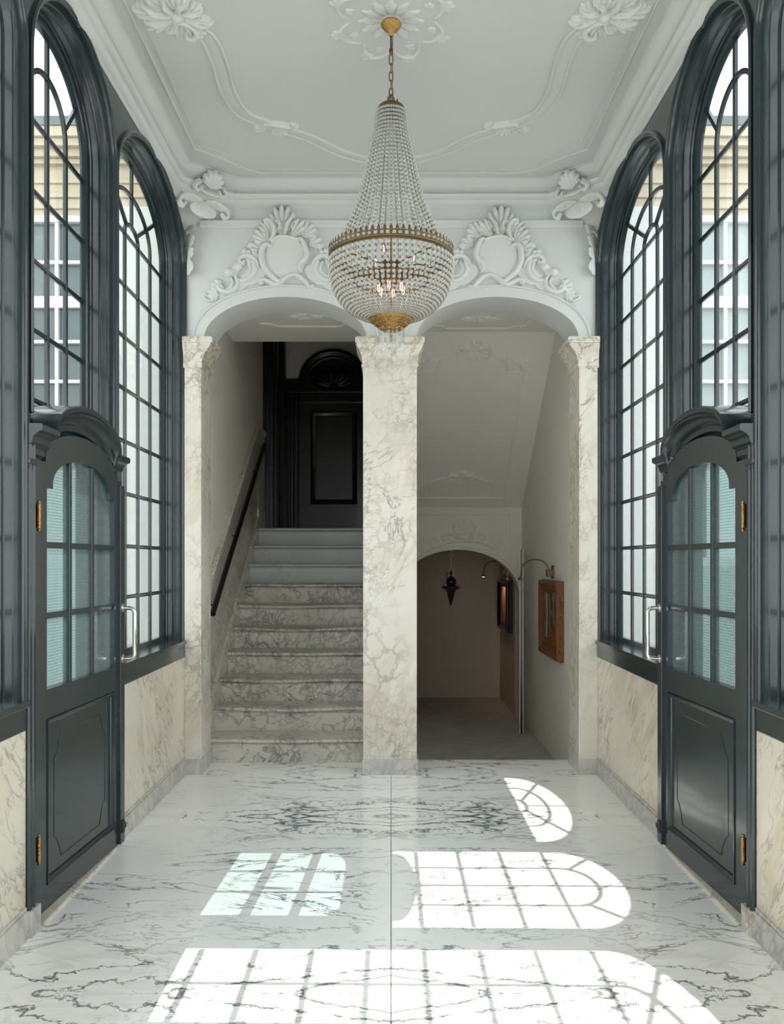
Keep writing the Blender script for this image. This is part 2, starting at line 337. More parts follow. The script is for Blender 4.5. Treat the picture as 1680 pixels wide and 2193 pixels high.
# ------------------------------------------------------------------ object helpers
ORG = {}
def tag(o, label=None, cat=None, group=None, kind=None):
    if label: o['label'] = label
    if cat: o['category'] = cat
    if group: o['group'] = group
    if kind: o['kind'] = kind
    return o
def thing(name, label, cat, loc=(0, 0, 0), rz=0.0, group=None, kind=None):
    o = bpy.data.objects.new(name, None); COL.objects.link(o)
    o.location = loc; o.rotation_euler = (0, 0, rz); o.empty_display_size = 0.1
    ORG[o.name] = Vector(loc)
    return tag(o, label, cat, group, kind)
def link(name, me, parent=None, m=None):
    o = bpy.data.objects.new(name, me); COL.objects.link(o)
    if parent: o.parent = parent
    ORG[o.name] = ORG.get(parent.name, Vector((0, 0, 0))) if parent else Vector((0, 0, 0))
    return o

class MB:
    def __init__(s): s.v = []; s.f = []; s.mi = []; s.cm = 0
    def add(s, vs, fs):
        k = len(s.v); s.v += [tuple(p) for p in vs]
        for f in fs: s.f.append(tuple(k+i for i in f)); s.mi.append(s.cm)
        return s
    def box(s, x0, x1, y0, y1, z0, z1):
        return s.add([(x0, y0, z0), (x1, y0, z0), (x1, y1, z0), (x0, y1, z0), (x0, y0, z1), (x1, y0, z1), (x1, y1, z1), (x0, y1, z1)],
                     [(0, 3, 2, 1), (4, 5, 6, 7), (0, 1, 5, 4), (1, 2, 6, 5), (2, 3, 7, 6), (3, 0, 4, 7)])
    def hexa(s, b, t):
        return s.add(list(b)+list(t), [(0, 3, 2, 1), (4, 5, 6, 7), (0, 1, 5, 4), (1, 2, 6, 5), (2, 3, 7, 6), (3, 0, 4, 7)])
    def lathe(s, prof, n=24, c=(0, 0, 0), axis='z', wob=0, wn=0):
        vs = []; m = len(prof)
        for i in range(n):
            a = 2*PI*i/n; k = 1+wob*math.cos(wn*a)
            for r, z in prof:
                x, y = r*k*math.cos(a), r*k*math.sin(a)
                p = (x, y, z) if axis == 'z' else ((z, x, y) if axis == 'x' else (x, z, y))
                vs.append((p[0]+c[0], p[1]+c[1], p[2]+c[2]))
        fs = [(i*m+j, ((i+1) % n)*m+j, ((i+1) % n)*m+j+1, i*m+j+1) for i in range(n) for j in range(m-1)]
        return s.add(vs, fs)
    def tube(s, pts, r, n=8, closed=False, cap=True):
        pts = [Vector(p) for p in pts]; N = len(pts)
        rs = r if isinstance(r, (list, tuple)) else [r]*N
        vs = []; up = None
        for i, p in enumerate(pts):
            a = pts[(i-1) % N] if (closed or i > 0) else p; b = pts[(i+1) % N] if (closed or i < N-1) else p
            t = (b-a).normalized()
            if up is None: up = Vector((0, 0, 1)) if abs(t.z) < 0.9 else Vector((1, 0, 0))
            u = t.cross(up).normalized(); w = u.cross(t).normalized(); up = w
            for k in range(n):
                an = 2*PI*k/n
                vs.append(p+(u*math.cos(an)+w*math.sin(an))*rs[i])
        fs = []
        for i in range(N if closed else N-1):
            j = (i+1) % N
            fs += [(i*n+k, i*n+(k+1) % n, j*n+(k+1) % n, j*n+k) for k in range(n)]
        if cap and not closed: fs += [tuple(range(n-1, -1, -1)), tuple((N-1)*n+k for k in range(n))]
        return s.add(vs, fs)
    def sphere(s, c, r, seg=10, rings=6, sz=1.0):
        prof = [(max(1e-5, r*math.sin(PI*i/rings)), -r*sz*math.cos(PI*i/rings)) for i in range(rings+1)]
        return s.lathe(prof, seg, c)
    def rings(s, R, closed_prof=False, closed=False):
        """skin a list of equal-length point rings"""
        n = len(R[0]); vs = [p for r in R for p in r]; fs = []
        m = len(R)
        for i in range(m if closed else m-1):
            j = (i+1) % m
            for k in range(n if closed_prof else n-1):
                fs.append((i*n+k, i*n+(k+1) % n, j*n+(k+1) % n, j*n+k))
        return s.add(vs, fs)
    def strip(s, us, lo, hi, pt, d0, d1):
        """solid slab from lo(u) to hi(u); pt(u, z, d) -> xyz"""
        us = list(us); N = len(us)
        vs = []
        for u in us:
            vs += [pt(u, lo(u), d0), pt(u, hi(u), d0), pt(u, hi(u), d1), pt(u, lo(u), d1)]
        fs = []
        for i in range(N-1):
            a, b = 4*i, 4*(i+1)
            fs += [(a, b, b+1, a+1), (a+1, b+1, b+2, a+2), (a+2, b+2, b+3, a+3), (a+3, b+3, b, a)]
        fs += [(0, 1, 2, 3), (4*N-1, 4*N-2, 4*N-3, 4*N-4)]
        return s.add(vs, fs)
    def build(s, name, m, parent=None, smooth=False, local=False, bevel=0, recalc=True):
        o0 = Vector((0, 0, 0)) if (local or not parent) else ORG[parent.name]
        me = bpy.data.meshes.new(name)
        me.from_pydata([(x-o0.x, y-o0.y, z-o0.z) for x, y, z in s.v], [], s.f)
        ms = m if isinstance(m, (list, tuple)) else [m]
        for q in ms: me.materials.append(M[q] if isinstance(q, str) else q)
        if len(ms) > 1:
            for p, i in zip(me.polygons, s.mi): p.material_index = i
        if recalc:
            bm = bmesh.new(); bm.from_mesh(me)
            if bevel:
                bmesh.ops.bevel(bm, geom=[e for e in bm.edges if e.is_manifold and e.calc_face_angle(0) > 0.5], offset=bevel, segments=2, affect='EDGES', profile=0.6)
            bmesh.ops.recalc_face_normals(bm, faces=bm.faces); bm.to_mesh(me); bm.free()
        if smooth:
            for p in me.polygons: p.use_smooth = True
            if smooth != 'all':
                me.set_sharp_from_angle(angle=math.radians(35))
        return link(name, me, parent)

def smoothpath(pts, n=8):
    """Catmull-Rom through 2D or 3D points"""
    P_ = [Vector(p) for p in pts]; P_ = [2*P_[0]-P_[1]]+P_+[2*P_[-1]-P_[-2]]
    out = []
    for i in range(1, len(P_)-2):
        a, b, c, d = P_[i-1:i+3]
        for k in range(n):
            t = k/n
            out.append(0.5*((2*b)+(c-a)*t+(2*a-5*b+4*c-d)*t*t+(3*b-a-3*c+d)*t**3))
    out.append(P_[-2]); return out

# --- plaster relief: a sculpted height field cut to its outline
class Relief:
    def __init__(s): s.p = []
    def ridge(s, pts, w, h, sm=6):
        pts = [tuple(p) for p in (smoothpath([(*p, 0) for p in pts], sm) if sm else [(*p, 0) for p in pts])]
        s.p.append(('r', np.array(pts)[:, :2], w, h)); return s
    def shell(s, c, ang, spread, R, n, h):
        s.p.append(('s', c, math.radians(ang), math.radians(spread), R, n, h)); return s
    def dome(s, c, rx, ry, h, rot=0, flat=False):
        s.p.append(('d', c, rx, ry, h, math.radians(rot), flat)); return s
    def mirror(s, x0=0.0):
        q = []
        for p in s.p:
            if p[0] == 'r': a = p[1].copy(); a[:, 0] = 2*x0-a[:, 0]; q.append(('r', a, p[2], p[3]))
            elif p[0] == 's': q.append(('s', (2*x0-p[1][0], p[1][1]), PI-p[2], *p[3:]))
            else: q.append(('d', (2*x0-p[1][0], p[1][1]), p[2], p[3], p[4], -p[5], p[6]))
        r = Relief(); r.p = q; return r
    def plus(s, *o):
        r = Relief(); r.p = list(s.p)
        for x in o: r.p += x.p
        return r
    def mesh(s, name, O, U, V, N, res=0.006, m='ornament', parent=None, floor=0.0):
        lo = np.array([1e9, 1e9]); hi = -lo
        for p in s.p:
            if p[0] == 'r': wmax = np.max(p[2]); a, b = p[1].min(0)-wmax, p[1].max(0)+wmax
            elif p[0] == 's': a, b = np.array(p[1])-p[4]*1.1, np.array(p[1])+p[4]*1.1
            else: q = max(p[2], p[3]); a, b = np.array(p[1])-q, np.array(p[1])+q
            lo = np.minimum(lo, a); hi = np.maximum(hi, b)
        nx, ny = int((hi[0]-lo[0])/res)+3, int((hi[1]-lo[1])/res)+3
        X, Y = np.meshgrid(lo[0]-res+np.arange(nx)*res, lo[1]-res+np.arange(ny)*res)
        H = np.zeros_like(X)
        for p in s.p:
            if p[0] == 'r':
                P_ = p[1]; K = len(P_)
                w = np.interp(np.linspace(0, 1, K), np.linspace(0, 1, np.size(p[2])), np.atleast_1d(p[2]))
                hh = np.interp(np.linspace(0, 1, K), np.linspace(0, 1, np.size(p[3])), np.atleast_1d(p[3]))
                for i in range(K-1):
                    a, b = P_[i], P_[i+1]; wm = max(w[i], w[i+1])
                    i0 = max(0, int((min(a[0], b[0])-wm-X[0, 0])/res)); i1 = int((max(a[0], b[0])+wm-X[0, 0])/res)+2
                    j0 = max(0, int((min(a[1], b[1])-wm-Y[0, 0])/res)); j1 = int((max(a[1], b[1])+wm-Y[0, 0])/res)+2
                    xs, ys = X[j0:j1, i0:i1], Y[j0:j1, i0:i1]
                    d = b-a; L2 = max(1e-12, d@d)
                    t = np.clip(((xs-a[0])*d[0]+(ys-a[1])*d[1])/L2, 0, 1)
                    dist = np.hypot(xs-a[0]-t*d[0], ys-a[1]-t*d[1])
                    ww = w[i]+(w[i+1]-w[i])*t; hv = hh[i]+(hh[i+1]-hh[i])*t
                    v = hv*np.sqrt(np.clip(1-(dist/ww)**2, 0, 1))
                    H[j0:j1, i0:i1] = np.maximum(H[j0:j1, i0:i1], v)
            elif p[0] == 's':
                _, c, an, sp, R, n, h = p
                dx, dy = X-c[0], Y-c[1]; r = np.hypot(dx, dy)
                th = np.mod(np.arctan2(dy, dx)-an+PI, 2*PI)-PI
                f = np.abs(np.cos(n*PI*th/sp))
                Rr = R*(0.80+0.20*np.sqrt(f))*np.sqrt(np.clip(np.cos(0.75*PI*th/sp), 0, 1))
                q = np.clip(r/np.maximum(Rr, 1e-6), 0, 2)
                v = h*(0.30+0.70*q**1.3)*(0.55+0.45*f)*np.sqrt(np.clip(1-q**8, 0, 1))
                v[(np.abs(th) > sp/2) | (q >= 1)] = 0
                H = np.maximum(H, v)
            else:
                _, c, rx, ry, h, rot, flat = p
                dx, dy = X-c[0], Y-c[1]
                a, b = dx*math.cos(rot)+dy*math.sin(rot), -dx*math.sin(rot)+dy*math.cos(rot)
                q = (a/rx)**2+(b/ry)**2
                v = h*(np.clip(1-q, 0, 1)**(0.15 if flat else 0.5))
                H = np.maximum(H, v)
        on = H > floor+1e-5
        cell = on[:-1, :-1] | on[1:, :-1] | on[:-1, 1:] | on[1:, 1:]
        jj, ii = np.nonzero(cell)
        idx = -np.ones(H.shape, int)
        used = np.zeros(H.shape, bool)
        for a in (0, 1):
            for b in (0, 1): used[jj+a, ii+b] = True
        uj, ui = np.nonzero(used); idx[uj, ui] = np.arange(len(uj))
        O, U, V, N = (np.array(t, float) for t in (O, U, V, N))
        h = np.where(on[uj, ui], H[uj, ui], -0.003)
        pts = O+X[uj, ui, None]*U+Y[uj, ui, None]*V+h[:, None]*N
        if parent: pts = pts-np.array(ORG[parent.name])
        fs = np.stack([idx[jj, ii], idx[jj, ii+1], idx[jj+1, ii+1], idx[jj+1, ii]], 1)
        if np.dot(np.cross(U, V), N) < 0: fs = fs[:, ::-1]
        me = bpy.data.meshes.new(name); me.from_pydata(pts.tolist(), [], fs.tolist())
        me.materials.append(M[m] if isinstance(m, str) else m)
        me.polygons.foreach_set('use_smooth', [True]*len(me.polygons))
        return link(name, me, parent)

# ================================================================== STRUCTURE
WX = 1.405            # side wall face
CZ = 4.0              # ceiling
BY = 6.03             # arched wall face
TH = 0.152            # side wall thickness
SPR, APX = 3.43, 3.84
def ell(y, c, a, z0, b): return z0+b*math.sqrt(max(0.0, 1-((y-c)/a)**2))

# ---- floor slabs
fl = thing('floor', 'white book-matched marble floor with grey and green veins', 'floor', (0, 0, 0), kind='structure')
rows = [-1.2, -0.13, 0.90, 1.93, 2.96, 3.99, 5.02, 5.99]
MB().box(-1.62, 1.62, -1.3, 6.45, -0.20, -0.026).build('subfloor', 'grey', fl)
for a, b in zip(rows[:-1], rows[1:]):
    for x0, x1 in ((-WX-0.2, 0), (0, WX+0.2)):
        MB().box(x0+0.0013, x1-0.0013, a+0.0013, b-0.0013, -0.026, 0).build('slab', 'floor', fl, bevel=0.0008)
MB().box(-WX, -0.0008, 5.9908, 6.45, -0.026, 0).build('threshold_slab', 'floor', fl, bevel=0.0008)
MB().box(0.0008, WX, 5.9908, 6.45, -0.026, 0).build('threshold_slab', 'floor', fl, bevel=0.0008)

# ---- ceiling
MB().box(-WX-TH, WX+TH, -1.3, 6.5, CZ, CZ+0.15).build('ceiling', 'plaster').__setitem__('kind', 'structure')
tag(bpy.data.objects['ceiling'], 'flat white plaster ceiling over the marble hall', 'ceiling')

# ---- side walls with arched openings (centre, half width, sill)
OPEN = [(0.60, 0.73, 0.905), (2.645, 0.73, 0.905), (3.975, 0.515, 0.0), (5.27, 0.73, 0.905)]
def side_wall(sg, nm):
    side = 'staircase' if sg < 0 else 'passage'
    def pt(u, z, d): return (sg*(WX+d), u, z)
    mb = MB(); edges = [-1.2]
    for c, h, s in OPEN: edges += [c-h, c+h]
    edges.append(6.45)
    for i in range(0, len(edges), 2):
        a, b = edges[i], edges[i+1]
        mb.strip([a, b], lambda u: 0.0, lambda u: CZ, pt, 0, TH)
    for c, h, s in OPEN:
        us = [c-h*math.cos(PI*k/36) for k in range(37)]
        mb.strip(us, lambda u: ell(u, c, h, SPR, APX-SPR), lambda u: CZ, pt, 0, TH)
        if s: mb.strip([c-h, c+h], lambda u: 0.0, lambda u: s, pt, 0, TH)
    o = mb.build(nm, 'paint')
    tag(o, 'dark blue painted timber wall of arched windows on the %s side' % side, 'wall', kind='structure')
    return o
side_wall(-1, 'wall_left'); side_wall(1, 'wall_right')

# ---- rear wall behind the viewer, with the open street doorway
mb = MB()
def ptr(u, z, d): return (u, -1.2-d, z)
mb.strip([-WX-TH, -0.85], lambda u: 0, lambda u: CZ, ptr, 0, 0.25)
mb.strip([0.85, WX+TH], lambda u: 0, lambda u: CZ, ptr, 0, 0.25)
mb.strip([-0.85*math.cos(PI*k/24) for k in range(25)], lambda u: ell(u, 0, 0.85, 2.9, 0.75), lambda u: CZ, ptr, 0, 0.25)
tag(mb.build('wall_front', 'plaster'), 'white plaster wall around the street doorway', 'wall', kind='structure')

# ---- back wall with two basket arches on pilasters
ARCH = [(-0.717, 0.551), (0.722, 0.551)]
ASP, AAP = 2.955, 3.237
mb = MB()
def ptb(u, z, d): return (u, BY+d, z)
D2 = 0.37
ed = [-WX-0.1, ARCH[0][0]-ARCH[0][1], ARCH[0][0]+ARCH[0][1], ARCH[1][0]-ARCH[1][1], ARCH[1][0]+ARCH[1][1], WX+0.1]
for i in (0, 2, 4): mb.strip([ed[i], ed[i+1]], lambda u: ASP, lambda u: CZ, ptb, 0, D2)
for c, h in ARCH:
    us = [c-h*math.cos(PI*k/48) for k in range(49)]
    mb.strip(us, lambda u: ell(u, c, h, ASP, AAP-ASP), lambda u: CZ, ptb, 0, D2)
wb = tag(mb.build('wall_back', 'plaster', smooth=True), 'white plaster wall with two arches above the marble pilasters', 'wall', kind='structure')

def sweep(path, prof, frame, closed=False):
    """path: 2D points; prof: (offset along left normal, depth); frame(p2, depth) -> xyz, mitred"""
    R = []; N = len(path)
    for i, p in enumerate(path):
        p = Vector(p)
        t0 = (Vector(path[i])-Vector(path[i-1])).normalized() if (i > 0 or closed) else None
        t1 = (Vector(path[(i+1) % N])-Vector(path[i])).normalized() if (i < N-1 or closed) else None
        if t0 is None: t0 = t1
        if t1 is None: t1 = t0
        n0, n1 = Vector((-t0.y, t0.x)), Vector((-t1.y, t1.x))
        m = (n0+n1); m = m/max(0.3, m.dot(n0)) if m.length > 1e-6 else n0
        R.append([frame(p+m*o, d) for o, d in prof])
    return R

# archivolt bands round the arches
trim_i = 1
for c, h in ARCH:
    pth = [(c+h*math.cos(PI*k/48), ASP+(AAP-ASP)*math.sin(PI*k/48)) for k in range(49)]
    mb = MB().rings(sweep(pth, [(0.0, -0.002), (0.0, 0.012), (-0.066, 0.012), (-0.070, 0.020), (-0.078, 0.022), (-0.084, 0.016), (-0.086, -0.002)],
                          lambda p, d: (p.x, BY-d, p.y)))
    tag(mb.build('trim_%d' % trim_i, 'plaster', smooth=True),
        'raised white plaster band around the arch over the %s' % ('marble staircase' if c < 0 else 'lower passage'), 'moulding', kind='structure'); trim_i += 1

# cornice with clipped corners, one swept length per run
CP = [(-WX, -1.2), (-WX, 5.72), (-1.08, BY), (1.08, BY), (WX, 5.72), (WX, -1.2)]
cpr = [(-0.01, 3.838), (0.004, 3.838), (0.010, 3.846), (0.022, 3.850), (0.040, 3.866), (0.048, 3.880), (0.056, 3.882), (0.068, 3.886), (0.076, 3.896),
       (0.079, 3.908), (0.074, 3.918), (0.064, 3.924), (0.056, 3.928), (0.058, 3.936), (0.075, 3.944), (0.098, 3.960), (0.114, 3.982), (0.120, 3.990), (0.128, 3.992), (0.128, 4.002)]
mb = MB().rings(sweep(CP, [(-o, z) for o, z in cpr], lambda p, d: (p.x, p.y, d)))
for sgx in (-1, 1):       # wall above the clipped corners
    mb.hexa([(sgx*WX, 5.72, 3.80), (sgx*1.08, BY, 3.80), (sgx*1.5, BY, 3.80), (sgx*1.5, 5.72, 3.80)],
            [(sgx*WX, 5.72, CZ), (sgx*1.08, BY, CZ), (sgx*1.5, BY, CZ), (sgx*1.5, 5.72, CZ)])
tag(mb.build('trim_%d' % trim_i, 'plaster', smooth=True), 'moulded white plaster cornice running round the hall ceiling', 'cornice', kind='structure'); trim_i += 1
# thin ceiling lines beside the cornice
cl = [(-1.225, -1.2), (-1.225, 5.50), (-1.13, 5.58), (-0.93, 5.80), (-0.86, 5.84), (0.86, 5.84), (0.93, 5.80), (1.13, 5.58), (1.225, 5.50), (1.225, -1.2)]
mb = MB().rings(sweep(cl, [(0, 4.001), (0, 3.994), (-0.008, 3.991), (-0.014, 3.994), (-0.014, 4.001)], lambda p, d: (p.x, p.y, d)))
cl2 = [(x*0.962, y if y < 0 else y-0.045) for x, y in cl]
mb.rings(sweep(cl2, [(0, 4.001), (0, 3.995), (-0.010, 3.994), (-0.010, 4.001)], lambda p, d: (p.x, p.y, d)))
tag(mb.build('trim_%d' % trim_i, 'plaster'), 'fine double plaster line on the ceiling inside the cornice', 'moulding', kind='structure'); trim_i += 1
# small rail under the frieze of the back wall
mb = MB().rings([[(x, BY-o, z) for o, z in ((-0.002, 3.705), (0.008, 3.705), (0.010, 3.712), (0.018, 3.720), (0.020, 3.736), (0.028, 3.741), (0.030, 3.750), (-0.002, 3.753))] for x in (-1.30, 1.30)])
tag(mb.build('trim_%d' % trim_i, 'plaster'), 'slim white plaster rail under the frieze above the arches', 'moulding', kind='structure'); trim_i += 1

# ---- marble dado panels, sills' aprons, skirting on the side walls
for sg, nm, side in ((-1, 'left', 'staircase'), (1, 'right', 'passage')):
    mb = MB()
    def bx(y0, y1, z0, z1, d0, d1): mb.box(*sorted((sg*(WX+d0), sg*(WX+d1))), y0, y1, z0, z1)
    bs = thing('baseboard_%s' % nm, 'grey marble skirting along the %s side wall' % side, 'skirting', (sg*WX, 4.5, 0), kind='structure')
    for (a, b) in ((4.53, 6.0), (-1.2, 3.39)):
        mb = MB(); bx(a, b, 0, 0.105, 0.001, -0.020); bx(a, b, 0.105, 0.120, 0.001, -0.014)
        mb.build('skirting_board', 'grey', bs, bevel=0.003)
    dd = thing('trim_%d' % trim_i, 'cream veined marble dado under the arched windows on the %s side' % side, 'marble dado', (sg*WX, 4.5, 0), kind='structure'); trim_i += 1
    for (a, b) in ((4.53, 5.995), (1.2, 3.395), (-1.2, 1.198)):
        mb = MB(); bx(a, b, 0.10, 0.80, 0.001, -0.006); mb.build('marble_panel', 'dado', dd, bevel=0.001)

# ================================================================== WINDOWS
def bar(mb, sg, pts, w, d0, d1):
    """rectangular bar following 2D (y,z) points, width w, from depth d0 to d1"""
    mb.rings(sweep(pts, [(-w/2, d0+0.004), (-w/4, d0), (w/4, d0), (w/2, d0+0.004), (w/2, d1), (-w/2, d1)], lambda p, d: (sg*(WX+d), p.x, p.y)), closed_prof=True)
    return mb
ROWZ = [1.235, 1.53, 1.835, 2.137, 2.44, 2.74, 3.04, 3.345]
def window(n, sg, c, h, sill, ncol, label, zb, group):
    root = thing('window_%d' % n, label, 'window', (sg*WX, c, sill), kind='structure', group=group)
    fr = lambda p, d: (sg*(WX+d), p.x, p.y)
    gh = h-0.062; gb = APX-SPR-0.045                      # glass half width and arch rise
    def outline(hh, b, zlo):
        return [(c+hh, zlo), (c+hh, SPR)]+[(c+hh*math.cos(PI*k/40), SPR+b*math.sin(PI*k/40)) for k in range(1, 40)]+[(c-hh, SPR), (c-hh, zlo)]
    # stepped reveal moulding
    prof = [(-0.028, 0.004), (-0.028, -0.012), (-0.020, -0.018), (-0.010, -0.016), (-0.006, -0.010), (0.000, -0.008), (0.004, 0.002), (0.004, 0.030), (0.009, 0.034), (0.009, 0.062), (0.016, 0.068), (0.022, 0.070), (0.022, 0.098), (0.032, 0.102),
            (0.032, 0.112), (0.044, 0.114), (0.056, 0.122), (0.060, 0.150), (0.0, 0.153)]
    MB().rings(sweep(outline(h, APX-SPR, zb if zb > 1.5 else sill), prof, fr)).build('frame', 'paint', root, smooth=True)
    # bottom rail and sill board
    if zb < 1.5:
        mb = MB(); mb.box(*sorted((sg*(WX+0.12), sg*(WX+0.150))), c-h, c+h, sill, sill+0.035)
        mb.build('bottom_rail', 'paint', root)
        mb = MB(); mb.box(*sorted((sg*(WX-0.022), sg*(WX+0.135))), c-h-0.03, c+h+0.028, sill-0.022, sill+0.004); mb.build('sill', 'paint', root, bevel=0.004)
        mb = MB(); mb.box(*sorted((sg*(WX-0.012), sg*(WX+0.01))), c-h-0.03, c+h+0.028, sill-0.110, sill-0.020); mb.build('apron', 'paint', root, bevel=0.004)
    zlo = zb if zb > 1.5 else sill+0.03
    cols = [c-gh+2*gh*k/ncol for k in range(ncol+1)]
    zr = [z for z in ROWZ if z > zlo+0.05]; zs = [zlo]+zr
    TOP = zr[-1]; d0, d1 = 0.128, 0.146; w = 0.023
    gtop = lambda y: ell(y, c, gh, SPR, gb)
    # uprights to the spring row, cross bars
    if ncol == 4: ups = [(cols[1], TOP), (cols[2], SPR+gb), (cols[3], TOP)]
    else: ups = [(cols[k], TOP) for k in range(1, ncol)]
    for y, zt in ups: bar(MB(), sg, [(y, zlo), (y, zt)], w, d0, d1).build('muntin', 'paint', root)
    for z in zr: bar(MB(), sg, [(c-gh, z), (c+gh, z)], w, d0+0.004, d1).build('muntin', 'paint', root)
    # fan
    g2 = gh/2 if ncol == 4 else cols[4]-c
    az = 3.605
    def inner(hw, z1, zt, nn=16): return [(c+hw, TOP), (c+hw, z1)]+[(c+hw*math.cos(PI*k/(2*nn)), z1+(zt-z1)*math.sin(PI*k/(2*nn))) for k in range(1, 2*nn)]+[(c-hw, z1), (c-hw, TOP)]
    bar(MB(), sg, inner(g2, 3.40, az), w, d0, d1).build('muntin', 'paint', root)
    if ncol == 5:
        hs = cols[3]-c
        bar(MB(), sg, inner(hs, 3.36, 3.425), w, d0, d1).build('muntin', 'paint', root)
        bar(MB(), sg, [(c, 3.42), (c, SPR+gb)], w, d0, d1).build('muntin', 'paint', root)
    for s_ in (-1, 1):
        if ncol == 4: a = (c+s_*g2*0.93, 3.475); b = (c+s_*gh*0.80, gtop(c+gh*0.80))
        else: a = (c+s_*hs*0.75, 3.405); b = (c+s_*gh*0.80, gtop(c+gh*0.80))
        bar(MB(), sg, [a, b], w, d0, d1).build('muntin', 'paint', root)
    # panes: one sheet for each light
    gd = 0.140
    def pane(poly_lo, poly_hi):
        mb = MB(); R = []
        for a, b in zip(poly_lo, poly_hi):
            R.append([(sg*(WX+gd), a[0], a[1]), (sg*(WX+gd), b[0], b[1]), (sg*(WX+gd+0.003), b[0], b[1]), (sg*(WX+gd+0.003), a[0], a[1])])
        mb.rings(R, closed_prof=True).build('pane', 'glass', root, recalc=True)
    for i in range(len(zs)-1):
        for k in range(ncol):
            pane([(cols[k], zs[i]), (cols[k+1], zs[i])], [(cols[k], zs[i+1]), (cols[k+1], zs[i+1])])
    inn = lambda t: (g2 if t < 0.25 else g2*math.cos((t-0.25)/0.75*PI/2), TOP+(3.40-TOP)*min(1, t/0.25) if t < 0.25 else 3.40+(az-3.40)*math.sin((t-0.25)/0.75*PI/2))
    out = lambda t: (gh if t < 0.2 else gh*math.cos((t-0.2)/0.8*PI/2), TOP+(SPR-TOP)*min(1, t/0.2) if t < 0.2 else SPR+gb*math.sin((t-0.2)/0.8*PI/2))
    for s_ in (-1, 1):
        for t0, t1 in ((0, 0.55), (0.55, 1.0)):
            ts = [t0+(t1-t0)*k/8 for k in range(9)]
            pane([(c+s_*inn(t)[0], inn(t)[1]) for t in ts], [(c+s_*out(t)[0], out(t)[1]) for t in ts])
        ys = [g2*k/8 for k in range(9)]
        pane([(c+s_*y, TOP) for y in ys], [(c+s_*y, max(TOP+0.002, ell(y, 0, g2, 3.40, az-3.40))) for y in ys])
    return root
wi = 1
for sg, side in ((-1, 'staircase'), (1, 'passage')):
    window(wi, sg, 5.27, 0.73, 0.905, 5, 'tall arched window of many panes between glazed door and marble pilaster, %s side' % side, 0.9, 'arched hall windows'); wi += 1
    window(wi, sg, 3.975, 0.515, 0.0, 4, 'arched window light above the curved door hood, %s side' % side, 2.02, 'arched hall windows'); wi += 1
    window(wi, sg, 2.645, 0.73, 0.905, 5, 'arched window on the street side of the glazed door, %s side' % side, 0.9, 'arched hall windows'); wi += 1

